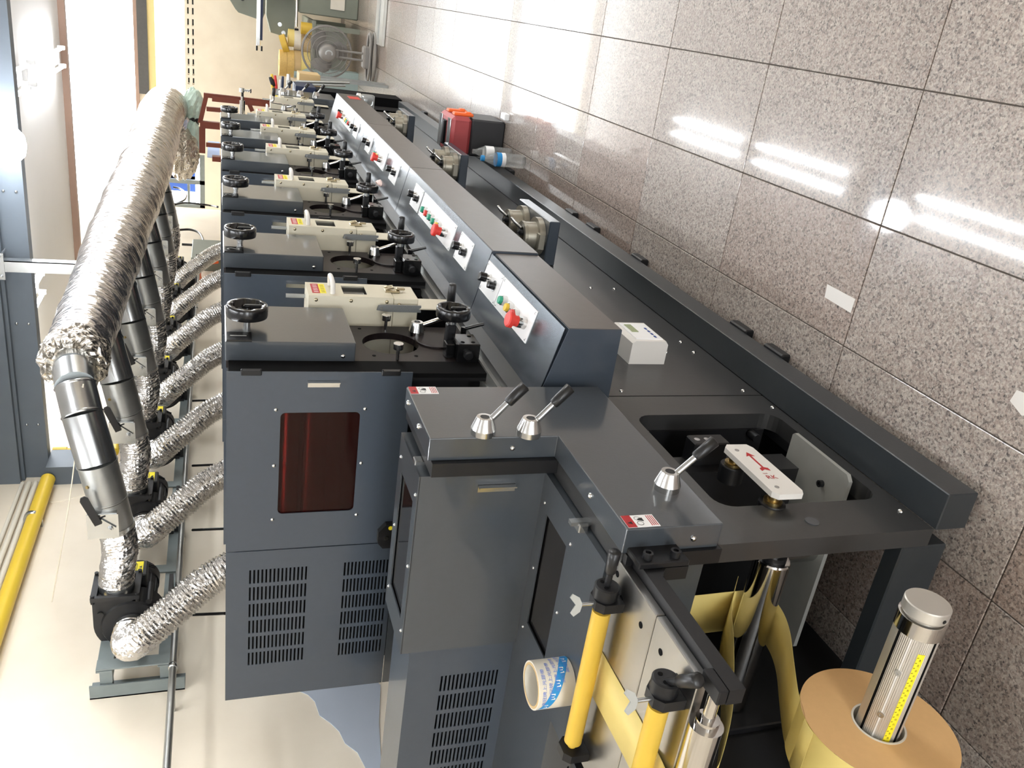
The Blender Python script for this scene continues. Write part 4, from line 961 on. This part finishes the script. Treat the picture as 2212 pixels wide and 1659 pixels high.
# main foil-wrapped duct, widening away from the near end
md = thing('main_duct', (6, 1.3, 1.93), 'long foil wrapped main duct hanging above the press', 'duct')
prof = [(3.0, .10), (3.7, .118), (4.6, .138), (5.7, .158), (7.0, .175), (9.0, .195)]
def rad(x):
    for (a, ra), (b, rb) in zip(prof[:-1], prof[1:]):
        if x <= b: return ra+(rb-ra)*max(0, (x-a)/(b-a))
    return prof[-1][1]
pth = spline([(3.02, 1.30, 1.923), (4.6, 1.30, 1.928), (6, 1.30, 1.922), (7.5, 1.30, 1.93), (9.0, 1.29, 1.945), (9.7, 1.33, 1.93), (10.05, 1.5, 1.88), (10.1, 1.8, 1.80)], 30)
pth, L_ = resample(pth, 330)
mm = M(); rs = []; n = 48; u = Vector((0, 0, 1)); ph = [random.uniform(0, 6.3) for _ in range(12)]
for i, p in enumerate(pth):
    T = (pth[min(329, i+1)]-pth[max(0, i-1)]).normalized(); u = (u-T*u.dot(T)).normalized(); w = T.cross(u); r = rad(p.x)
    sag = 1+.02*math.sin(i*.13)+.015*math.sin(i*.37+1)+.012*math.sin(i*1.1)
    ring = []
    for j in range(n):
        a = 2*PI*j/n
        wr_ = .012*math.sin(3*a+ph[0]+i*.05)+.010*math.sin(i*2.3+2*math.sin(a*2+i*.02))+.007*random.uniform(-1, 1)
        if i < 12: wr_ += .05*random.uniform(-1, 1)*(1-i/12)
        ring.append(p+(u*math.cos(a)+w*math.sin(a))*r*(sag+wr_)*(1. if i > 1 else .92))
    rs.append(ring)
mm.rings(rs, True, True, smooth=True).obj('foil_jacket', 'foil_wrap', md)
mm = M(); rs = []
for i in range(9):
    r = (.066, .085, .106, .112, .108, .112, .107, .11, .104)[i]; xx = 3.0+.0+[-.012, -.018, -.01, .01, .03, .05, .07, .09, .11][i]
    rs.append([(xx+random.uniform(-.006, .006), 1.30+r*(1+random.uniform(-.07, .07))*math.cos(2*PI*j/40), 1.922+r*(1+random.uniform(-.07, .07))*math.sin(2*PI*j/40)) for j in range(40)])
mm.rings(rs, True, False, smooth=False).obj('end_wrap', 'foil_loose', md)
def crumple(c, s_, seed, nu=26, nv=18):
    rnd = random.Random(seed); rs = []
    for i in range(nv+1):
        a = PI*i/nv
        rs.append([(c[0]+s_[0]*math.sin(a)*math.cos(2*PI*j/nu)*(1+rnd.uniform(-.13, .13)), c[1]+s_[1]*math.sin(a)*math.sin(2*PI*j/nu)*(1+rnd.uniform(-.13, .13)), c[2]+s_[2]*math.cos(a)*(1+rnd.uniform(-.1, .1))) for j in range(nu)])
    return M().rings(rs, True, True, smooth=False)
q = px(392, 332, X=9.6); crumple((9.6, q.y, q.z), (.28, .26, .17), 3).obj('loose_wrap', 'foil_loose', md)
# hanger for the duct
hg = thing('duct_hanger', (4.08, 1.3, 2.36), 'bright steel angle hanger between the roof beam and the foil duct', 'hanger')
M().box(4.06, 4.064, 1.275, 1.325, 2.02, 2.44).box(4.06, 4.11, 1.275, 1.279, 2.02, 2.44).obj('angle_bar', 'zinc', hg)
M().box(4.055, 4.06, 1.24, 1.36, 2.33, 2.45).obj('clamp_plate', 'zinc', hg)
for yy in (1.255, 1.345):
    for zz in (2.345, 2.435): M().cyl((4.04, yy, zz), (4.17, yy, zz), .006, 8).obj('bolt', 'zinc', hg)
# wall frame for the blowers
fr = thing('blower_rack', (2.45, 2.4, 1.57), 'long grey angle iron frame bolted to the wall under the blowers', 'frame')
M().box(2.60, 2.68, YW-.006, YW, 1.565, 1.885).box(2.60, 2.606, YW-.06, YW, 1.565, 1.885).obj('wall_angle', 'frame_grey', fr)
M().box(2.55, 7.3, 2.28, 2.286, 1.60, 1.652).box(2.55, 7.3, 2.286, 2.33, 1.60, 1.606).obj('lower_rail', 'frame_grey', fr)
M().box(2.55, 7.3, 2.28, 2.286, 1.80, 1.852).box(2.55, 7.3, 2.286, 2.33, 1.80, 1.806).obj('upper_rail', 'frame_grey', fr)
for k in range(8):
    xx = 2.552 if k == 0 else 2.42+BP*k
    M().box(xx, xx+.05, 2.272, 2.278, 1.60, 1.852).obj('cross_bar', 'frame_grey', fr)
    xs_ = 2.612 if k == 0 else xx
    for zz in (1.61, 1.81): M().box(xs_, xs_+.04, 2.30, YW, zz, zz+.04).obj('stand_off', 'frame_grey', fr)
for zz in (1.60, 1.85): screw(fr, (2.64, YW-.006, zz), (0, -1, 0), .009, 'zinc')
cd = thing('steel_conduit', (1.0, 2.25, 1.595), 'thin dark steel conduit running along under the blowers', 'conduit')
M().cyl((.4, 2.245, 1.598), (7.3, 2.245, 1.598), .0125, 14).obj('pipe', 'zinc_dark', cd)
for xx in (1.2, 2.5, 3.6, 4.9, 6.2): M().lathe([(.0125, -.01), (.016, -.009), (.016, .009), (.0125, .01)], (xx, 2.245, 1.598), (1, 0, 0), 14).box(xx-.006, xx+.006, 2.245, YW, 1.594, 1.602).obj('saddle', 'zinc', cd)
def wire(name, pts, r, m_, label, cat='cable', grp=None, k=6):
    o = M().tube(spline(pts, k), r, 8).obj(name, m_, None, pts[0]); tag(o, label, cat, grp); return o
for k, yy in enumerate((1328, 1145, 1006, 866)):
    a = px(416, yy, Y=2.245); b = px(486, yy-3, Y=2.15)
    wire('power_cable', [tuple(a), tuple(a.lerp(b, .5)), tuple(b)], .006, 'black_gloss', 'thin black cable dropping from the conduit below the %s blower' % ordn[k], 'cable', 'thin cables behind the press')
# yellow pipes
yp = thing('yellow_pipe', (3, 2.40, 2.25), 'thick yellow pipe along the wall top ending at the roof beam', 'pipe')
M().cyl((.5, 2.405, 2.262), (4.1, 2.405, 2.245), .033, 20).obj('pipe', 'pvc_yellow', yp)
for xx in (1.5, 3.75): M().lathe([(.034, -.012), (.036, -.011), (.036, .011), (.034, .012)], (xx, 2.405, 2.2565-.0005), (1, 0, 0), 20).box(xx-.008, xx+.008, 2.40, YW, 2.215, 2.225).obj('clip', 'zinc', yp)
y2 = thing('yellow_pipe', (4.4, 2.36, 2.0), 'thin yellow pipe dropping from the beam and running behind the branch ducts', 'pipe')
M().cyl((4.33, 2.38, 2.255), (4.33, 2.38, 2.19), .028, 8).obj('adapter', 'pvc_yellow', y2)
M().tube(spline([(4.33, 2.38, 2.2), (4.33, 2.38, 2.05), (4.335, 2.38, 1.99), (4.37, 2.38, 1.965), (4.45, 2.38, 1.963), (6, 2.38, 1.963), (8.6, 2.38, 1.965)], 8), .02, 16).obj('pipe', 'pvc_yellow', y2)
M().lathe([(.02, -.03), (.026, -.028), (.026, .028), (.02, .03)], (4.5, 2.38, 1.963), (1, 0, 0), 14).obj('coupling', 'pvc_yellow', y2)
for k, (zz, r) in enumerate(((2.315, .011), (2.345, .011), (2.375, .009))):
    o = M().cyl((.5, 2.435, zz), (4.12, 2.435, zz-.012), r, 12).obj('conduit_pipe', 'pvc_white', None, (.5, 2.435, zz)); tag(o, ('thin white conduit pipe on the wall just above the thick yellow pipe', 'middle thin white conduit pipe of the three above the yellow pipe', 'topmost and thinnest white conduit pipe above the yellow pipe')[k], 'pipe', 'thin white conduits beside the yellow pipe')
a = px(180, 830, Y=1.29); b = px(112, 1300, Y=2.44)
wire('white_string', [tuple(a), tuple(a.lerp(b, .5)-Vector((0, 0, .01))), tuple(b)], .0022, 'string', 'white string stretched from the duct end to the wall', 'string')
a = px(110, 1085, Y=2.44); b = px(200, 1062, Y=2.44)
wire('white_wire', [tuple(px(70, 1075, Y=2.44)), tuple(px(100, 1060, Y=2.43)), tuple(a), tuple(px(150, 1078, Y=2.42)), tuple(b)], .0022, 'string', 'loose white wire on the wall below the roof beam', 'wire')
# wall box, hoses
cb = thing('switch_box', (8.05, 2.42, 1.45), 'pale grey switch box on the wall behind the blowers', 'switch box')
M().box(7.75, 8.35, 2.33, YW, 1.42, 1.67, .006).obj('case', 'machine_green', cb)
M().box(7.80, 7.84, 2.325, 2.33, 1.60, 1.63).obj('switch', 'black_gloss', cb)
M().box(7.70, 8.0, 2.325, 2.329, 1.42, 1.54).obj('grille', 'zinc_dark', cb)
pts = [tuple(px(a, b, Y=2.4)) for a, b in ((385, 497), (410, 496), (430, 503), (439, 520), (436, 534), (425, 530), (393, 528))]
wire('black_hose', pts, .012, 'black_gloss', 'loop of thick black hose hanging on the wall by the switch box', 'hose')
pts = [tuple(px(a, b, Y=2.35)) for a, b in ((470, 565), (450, 568), (436, 578), (429, 592), (434, 610))]
wire('red_hose', pts, .02, 'orange', 'orange red hose loop beside the last blower', 'hose')
pts = [tuple(px(470, 447, Y=1.8))]+[tuple(px(a, b, Y=2.2)) for a, b in ((460, 445), (440, 442), (400, 438), (376, 442), (398, 432), (402, 420), (390, 408), (375, 404))]
wire('black_cable', pts, .01, 'black_gloss', 'black cable looping in front of the window with blue awning', 'cable')

# ================================================================== things on the floor beside the press
tb = thing('tool_case', (4.58, .64, 0), 'red and black tool case with orange latches standing beside the base', 'tool case')
M().box(4.45, 4.72, .52, .71, 0, .185, .008).obj('body', 'box_black', tb)
M().box(4.445, 4.725, .515, .715, .185, .295, .018).obj('lid', 'box_red', tb)
for xx in (4.49, 4.62): M().box(xx, xx+.055, .50, .516, .17, .275, .004).box(xx+.008, xx+.047, .494, .502, .18, .21, .003).obj('latch', 'orange', tb)
for xx in (4.46, 4.65): M().box(xx, xx+.06, .53, .70, .295, .300, .002).obj('organiser_lid', 'clear_soft', tb)
hn = M().box(4.55, 4.62, .55, .68, .296, .300).obj('handle_well', 'black_gloss', tb)
M().box(4.57, 4.60, .555, .675, .300, .312, .004).obj('handle', 'box_black', hn)
def bottle(x, y, h, r, label, capc, bands):
    t = thing('water_bottle', (x, y, 0), label, 'bottle')
    P = [(r*.75, 0), (r, .006)]
    for k in range(5): z = .012+k*.011; P += [(r, z), (r*.95, z+.0045), (r, z+.009)]
    P += [(r, h*.35), (r*.93, h*.37), (r, h*.40), (r, h*.62), (r*.9, h*.70), (r*.6, h*.82), (r*.36, h*.90), (r*.36, h*.97)]
    M().lathe(P, (x, y, 0), (0, 0, 1), 28).obj('shell', 'pet', t)
    if capc: M().sharp([(r*.42, h*.93), (r*.42, h), (r*.38, h*1.005)], (x, y, 0), (0, 0, 1), 18).obj('cap', capc, t)
    for z0, z1, m_ in bands:
        o = M().lathe([(r*1.012, z0), (r*1.012, z1)], (x, y, 0), (0, 0, 1), 28, cap=False).obj('label_band', m_, t)
    return t
mat('pet', (225, 228, 226), .06, 0, 0, 10, trans=.55, alpha=.35)
bottle(4.08, .655, .225, .034, 'clear water bottle with blue cap and blue label by the chuck shelf', 'blue_sky', ((.105, .125, 'white_panel'), (.125, .15, 'blue_sky')))
bottle(4.30, .66, .215, .033, 'clear bottle with white label between tool case and blue capped bottle', None, ((.10, .145, 'white_panel'),))
o = M().prism([(px(1788, 614, Z=0).x, px(1788, 614, Z=0).y), (px(1848, 646, Z=0).x, px(1848, 646, Z=0).y), (px(1838, 676, Z=0).x, px(1838, 676, Z=0).y), (px(1782, 642, Z=0).x, px(1782, 642, Z=0).y)], .0004, .0012, 'z').obj('paper_label', 'white_plastic', None, (1.64, .52, 0)); tag(o, 'dirty white label stuck on the granite floor', 'label')
o = M().prism([(1.06, .515), (1.10, .52), (1.105, .545), (1.07, .56), (1.045, .545)], .0004, .0012, 'z').obj('paper_scrap', 'white_plastic', None, (1.08, .53, 0)); tag(o, 'torn white paper scrap lying on the floor near the kick beam', 'paper scrap')
o = M().box(4.40, 4.47, .47, .505, .0, .03, .004).obj('white_block', 'white_panel', None, (4.43, .49, 0)); tag(o, 'small white block on the floor beside the tool case', 'block')
fs_ = thing('floor_track', (8.55, -.8, 0), 'flat aluminium floor track in front of the fan', 'track')
M().box(8.3, 8.72, -3.5, .42, 0, .03, .004).obj('track', 'alu_flat', fs_)
M().box(8.48, 8.54, -3.5, .40, .03, .038).obj('groove', 'zinc_dark', fs_)
# jar behind the console end, packet on the console
jr = thing('glass_jar', (6.12, .68, .60), 'small glass jar with white lid behind the console end', 'jar')
q = px(795, 214, Y=.66)
M().box(6.08, 6.16, .63, .812, .43, .44).obj('ledge', 'zinc', jr)
M().lathe([(.035, 0), (.04, .006), (.04, .07), (.035, .08)], (6.12, .665, .44), (0, 0, 1), 20).obj('glass', 'clear_soft', jr)
M().sharp([(.04, .08), (.042, .081), (.042, .105), (.038, .107)], (6.12, .665, .44), (0, 0, 1), 20).obj('lid', 'white_plastic', jr)
pk = [px(812, 395, Y=.80), px(826, 381, Y=.79), px(833, 396, Y=.77), px(829, 412, Y=.79)]
o = crumple((pk[0]+pk[2])/2, (.045, .012, .028), 11, 12, 8).obj('plastic_packet', 'bag_pink', None, tuple((pk[0]+pk[2])/2)) if 'bag_pink' in MATS else None
mat('bag_pink', (206, 180, 172), .35, 0, .4, 60)
c_ = sum(pk, Vector())/4
o = crumple(c_, (.05, .014, .028), 11, 12, 8).obj('plastic_packet', 'bag_pink', None, tuple(c_)); tag(o, 'crumpled printed plastic packet lying behind the control console', 'packet')

# ================================================================== pedestal fan seen from the back
fn = thing('floor_fan', (8.75, .55, 0), 'grey floor fan seen from behind with ring base', 'fan')
FX, FY, FZ, FR = 8.78, .555, .46, .235
mm = M()
for r_, xx in ((FR, FX+.02), (FR*.97, FX-.0), (FR*.80, FX-.035), (FR*.62, FX-.05), (FR*.44, FX-.055)):
    mm.tube([(xx, FY+r_*math.cos(2*PI*k/56), FZ+r_*math.sin(2*PI*k/56)) for k in range(57)], .0035 if r_ < FR*.95 else .006, 6)
for k in range(96):
    a = 2*PI*k/96; mm.tube([(x_, FY+r_*math.cos(a), FZ+r_*math.sin(a)) for r_, x_ in ((FR*.25, FX-.055), (FR*.6, FX-.052), (FR*.85, FX-.03), (FR, FX+.02))], .0012, 4)
mm.obj('rear_guard', 'fan_grey', fn)
mm = M()
for k in range(96):
    a = 2*PI*k/96; mm.tube([(x_, FY+r_*math.cos(a), FZ+r_*math.sin(a)) for r_, x_ in ((FR*.25, FX+.11), (FR*.6, FX+.10), (FR*.88, FX+.07), (FR, FX+.025))], .0012, 4)
mm.obj('front_guard', 'fan_grey', fn)
for k in range(3):
    a0 = 2*PI*k/3; rs = []
    for i in range(7):
        t_ = i/6; a = a0+t_*.5; w_ = .35+.35*math.sin(PI*t_)
        r_ = .04+.155*t_
        rs.append([(FX+.03+.025*s_, FY+r_*math.cos(a+s_*w_), FZ+r_*math.sin(a+s_*w_)) for s_ in (-1, -.3, .4, 1)]+[(FX+.033+.025*s_, FY+r_*math.cos(a+s_*w_), FZ+r_*math.sin(a+s_*w_)) for s_ in (1, .4, -.3, -1)])
    M().rings(rs, True, True).obj('blade', 'fan_blade', fn) if 'fan_blade' in MATS else M().rings(rs, True, True).obj('blade', 'fan_grey', fn)
mh = M().lathe([(.03, 0), (.075, -.004), (.082, -.02), (.08, -.08), (.068, -.15), (.055, -.158), (.002, -.16)], (FX, FY, FZ), (1, 0, 0), 28).obj('motor_housing', 'fan_grey', fn)
mm = M()
for q in range(14):
    a0 = math.radians(60+q*17); a1 = math.radians(60+(q+1)*17); P = lambda a, r: (FX-.161, FY+r*math.cos(a), FZ+r*math.sin(a)*1.2)
    mm.add([P(a0, .03), P(a1, .03), P(a1, .02), P(a0, .02)], [(0, 1, 2, 3)])
mm.obj('emblem', 'zinc_dark', mh)
for s_ in (-1, 1): M().cyl((FX-.05, FY+.028*s_, .38), (FX-.06, FY+.032*s_, .13), .011, 12).obj('stand_tube', 'fan_grey', fn)
M().box(FX-.09, FX-.02, FY-.04, FY+.04, .36, .41, .008).obj('yoke', 'fan_grey', fn)
M().box(FX-.14, FX+.02, FY-.10, FY+.10, .06, .13, .012).obj('control_housing', 'fan_grey', fn)
mm = M(); mm.tube([(FX-.06+.12*math.cos(2*PI*k/40), FY+.22*math.sin(2*PI*k/40), .03) for k in range(41)], .016, 10); mm.obj('ring_base', 'fan_grey', fn)
mm = M(); mm.tube([(FX-.06+.10*math.cos(2*PI*k/40), FY+.22*math.sin(2*PI*k/40), .075) for k in range(41)], .012, 10); mm.obj('upper_ring', 'fan_grey', fn)

# ================================================================== far end: work table with machine, label rolls, rack
tbx = thing('work_table', (10.4, .4, 0), 'grey steel work table against the end wall', 'table')
M().box(9.88, 11.2, .33, 1.0, .46, .50, .004).obj('top', 'machine_green', tbx)
for xx, yy in ((9.9, .36), (9.9, .92), (11.1, .36), (11.1, .92)): M().box(xx, xx+.05, yy, yy+.05, 0, .46).obj('leg', 'machine_green', tbx)
M().box(9.98, 11.1, .42, .92, .12, .46).obj('drawer_case', 'machine_green', tbx)
lm = thing('label_machine', (10.2, .1, .5), 'grey green label slitting machine with octagon plate on the work table', 'machine')
M().prism([(-.5, 1.40), (.20, 1.36), (.33, 1.27), (.36, 1.24), (.41, 1.0), (.33, .97), (-.5, .97)], 10.15, 10.18, 'x').obj('side_plate', 'machine_green', lm)
M().prism([(-.5, .95), (.35, .95), (.52, .90), (.56, .66), (-.5, .62)], 10.25, 10.5, 'x').obj('body', 'machine_green', lm)
M().box(10.1, 10.6, -.9, .28, .0, .62, .01).obj('cabinet', 'machine_green', lm)
M().box(10.095, 10.10, .0, .1, .33, .42).obj('red_mark', 'red', lm)
M().cyl((10.08, -.6, .665), (10.08, .42, .648), .014, 12).obj('chrome_bar', 'chrome', lm)
M().cyl((10.08, .1, .97), (10.08, .16, .65), .010, 12).obj('chrome_bar', 'chrome', lm)
M().box(10.06, 10.12, .20, .66, 1.015, 1.06, .006).obj('arm', 'alu', lm)
M().box(10.06, 10.12, .20, .60, .995, 1.015).obj('arm_strip', 'navy', lm)
for zz in (1.05, 1.0): M().cyl((10.09, .66, zz), (10.09, .71, zz), .01, 8).obj('arm_pin', 'black_metal', lm)
for yy, zz in ((.22, 1.20), (.05, 1.15), (.08, 1.30), (-.1, 1.1), (.42, .82), (.50, .78)): M().sharp([(.016, 0), (.016, .05), (.022, .051), (.022, .07)], (10.15, yy, zz), (-1, 0, 0), 14).obj('spindle', 'black_metal' if zz > 1.18 else 'zinc', lm)
M().box(10.1, 10.2, -.3, .15, .7, .9).obj('mechanism', 'zinc_dark', lm)
for k, (y0, y1, z0, z1, m_) in enumerate(((-.25, .12, 1.0, 1.1, 'zinc_dark'), (-.2, .10, .86, .95, 'black_metal'), (-.15, .05, .78, .84, 'alu_flat'), (.05, .11, .70, .76, 'navy'), (-.1, .02, 1.12, 1.16, 'black_metal'), (.44, .52, .62, .66, 'black_metal'))): M().box(10.07+.01*k, 10.16, y0, y1, z0, z1, .004).obj('mechanism', m_, lm)
for yy, zz, r_ in ((.02, 1.22, .05), (.0, .9, .045), (.12, .84, .03)): M().sharp([(r_, 0), (r_, .04), (r_*.4, .041), (r_*.4, .06)], (10.15, yy, zz), (-1, 0, 0), 20).obj('reel', 'alu_flat', lm)
M().box(10.085, 10.09, .02, .2, .15, .30).obj('cover_panel', 'dirty_white', lm)
def roll(x, y, z, r, h, label, m1='paper_yellow', m2='paper_edge', axis=(0, 0, 1), cut=.3):
    t = thing('label_roll', (x, y, z), label, 'label roll', 'label rolls piled beside the slitting machine')
    M().sharp([(r*cut, 0), (r, .0), (r, h), (r*cut, h), (r*cut, 0)], (x, y, z), axis, 28).obj('paper', m1, t)
    M().sharp([(r*cut*1.02, -.001), (r*cut*1.02, h+.001), (r*cut*.8, h+.001), (r*cut*.8, -.001)], (x, y, z), axis, 20, False).obj('core', m2, t); return t
roll(10.05, .80, .665, .15, .085, 'printed kraft label roll on top of the brown roll pile', 'kraft_print') if 'kraft_print' in MATS else None
mat('kraft_print', (206, 172, 102), .6, 0, .25, 90)
roll(10.05, .80, .745, .135, .075, 'topmost printed kraft label roll of its pile', 'kraft_print')
roll(10.05, .80, .668, .14, .075, 'printed kraft label roll second from the top of its pile', 'kraft_print')
roll(10.06, .80, .60, .145, .066, 'brown edged label roll under the two kraft rolls', 'cardboard')
roll(10.06, .80, .50, .15, .098, 'pale yellow label roll at the bottom of the kraft pile', 'paper_yellow')
roll(10.05, .60, .74, .10, .06, 'bright yellow label roll lying tilted against the kraft pile', 'rubber_yellow', 'paper_edge', (.1, .35, .93))
roll(10.1, .56, .60, .10, .07, 'white label roll on the brown block beside kraft pile', 'dirty_white')
roll(10.1, .54, .67, .09, .06, 'pale yellow label roll on the white roll', 'paper_yellow')
roll(10.1, .58, .50, .12, .098, 'light brown label roll under the white roll', 'cardboard')
roll(9.96, .42, .50, .06, .11, 'golden yellow roll standing under the chrome bar', 'rubber_yellow')
# plastic jug, tools and rods by the outfeed end
jg = thing('plastic_jug', (9.9, .86, .0), 'pale green grey plastic jug on a stool beside the fan', 'jug')
M().box(9.8, 10.0, .80, .98, 0, .38).obj('stool', 'green_grey', jg)
M().lathe([(.07, 0), (.075, .02), (.075, .16), (.05, .21), (.03, .22), (.032, .27)], (9.9, .89, .38), (0, 0, 1), 20).obj('body', 'green_grey', jg)
M().sharp([(.034, .25), (.034, .29)], (9.9, .89, .38), (0, 0, 1), 16).obj('cap', 'green_grey', jg)
tt = thing('tool_tray', (7.45, .80, .70), 'dark tray holding tools beyond the outfeed levers', 'tray')
M().box(7.3, 7.62, .74, .98, .70, .86, .004).obj('tray', 'navy', tt)
M().box(7.3, 7.6, .76, .96, 0, .70).obj('pedestal', 'dark_void', tt)
def tool(name, a, b, r, m_, label, X_=7.5):
    p = px(*a, X=X_); q_ = px(*b, X=X_); o = M().tube([tuple(p), tuple(p.lerp(q_, .3)), tuple(p.lerp(q_, .7)), tuple(q_)], lambda s_: r*(.75+.5*s_ if s_ < .6 else 1.05-.6*(s_-.6)), 10).obj(name, m_, None, tuple(q_)); tag(o, label, 'tool', 'tools in the tray'); return o
tool('spatula', (584, 166), (592, 186), .02, 'black_metal', 'black spatula blade sticking out of the tool tray')
tool('trowel', (587, 160), (590, 197), .014, 'yellow', 'orange yellow tool handle standing in the tray')
tool('marker_pen', (594, 163), (597, 195), .013, 'bag_pinkish' if 'bag_pinkish' in MATS else 'red', 'pink tool handle standing in the tray')
tool('screwdriver', (611, 165), (609, 196), .012, 'navy', 'navy blue tool handle standing in the tray')
tool('white_brush', (606, 172), (604, 197), .012, 'white_plastic', 'white brush handle standing in the tray')
tool('steel_mandrel', (623, 160), (624, 190), .018, 'chrome', 'thick chrome mandrel standing in the tray')
for k, (a, b) in enumerate((((640, 176), (755, 179)), ((652, 182), (746, 185)))):
    p = px(*a, X=7.9); q_ = px(*b, X=7.9); o = M().cyl(p, q_, .012, 10).obj('steel_rod', 'zinc_dark', None, tuple(q_)); tag(o, ('longer bare steel rod leaning beyond the outfeed levers', 'shorter bare steel rod nearest to the outfeed levers')[k], 'rod', 'steel rods by the outfeed')
cbx = thing('cardboard_box', (8.0, .78, .55), 'torn brown cardboard box behind the steel rods', 'box')
M().box(7.95, 8.2, .70, .86, .60, .78, .004).obj('carton', 'cardboard', cbx)
for xx, yy in ((7.97, .72), (7.97, .82), (8.15, .72), (8.15, .82)): M().box(xx, xx+.025, yy, yy+.025, 0, .60).obj('stand_leg', 'zinc_dark', cbx)
# red brown rack with bags
rk = thing('wooden_rack', (9.5, 1.4, 0), 'red brown wooden rack with open frame near the end wall', 'rack')
def W(a, b, w=.05, d_=.05, X_=9.5):
    p = px(*a, X=X_); q_ = px(*b, X=X_); M().tube([tuple(p), tuple(q_)], w*.6, 4, smooth=False).obj('rail', 'wood', rk)
W((440, 205), (590, 222)); W((446, 205), (432, 265)); W((432, 268), (475, 272), .08); W((446, 235), (480, 238)); W((535, 218), (545, 240)); W((437, 275), (437, 330), .07); W((445, 312), (480, 315))
M().box(9.45, 9.55, 1.15, 1.2, 0, 1.5).obj('post', 'wood', rk); M().box(9.45, 9.55, 1.75, 1.8, 0, 1.5).obj('post', 'wood', rk)
q = px(418, 225, X=9.7); o = crumple(tuple(q), (.12, .16, .10), 21, 18, 12).obj('plastic_bag', 'bag_green', None, tuple(q)); tag(o, 'pale green plastic bag hanging on the wooden rack end', 'bag', 'bags on the rack')
q = px(418, 300, X=9.7); o = crumple(tuple(q), (.10, .20, .07), 22, 18, 12).obj('plastic_bag', 'bag_green', None, tuple(q)); tag(o, 'flat pale green plastic sheet below the hanging bag', 'bag', 'bags on the rack')
q = px(420, 250, X=9.75); o = crumple(tuple(q), (.10, .14, .05), 23, 16, 10).obj('black_bag', 'black_metal', None, tuple(q)); tag(o, 'black bag squeezed between the green plastic bags', 'bag', 'bags on the rack')
a = px(445, 327, Y=1.9); b = px(470, 366, Y=1.9)
o = M().box(min(a.x, b.x), max(a.x, b.x), 1.895, 1.9, 1.40, a.z, 0).obj('blue_sheet', 'sheet_blue', None, (a.x, 1.9, 1.43)) if 'sheet_blue' in MATS else None
mat('sheet_blue', (150, 172, 214), .5, 0, .1, 20)
o = M().box(b.x, a.x, 1.78, 1.785, 1.425, 1.55).obj('blue_sheet', 'sheet_blue', None, (a.x, 1.78, 1.425)); tag(o, 'light blue printed sheet standing on the press top', 'sheet')
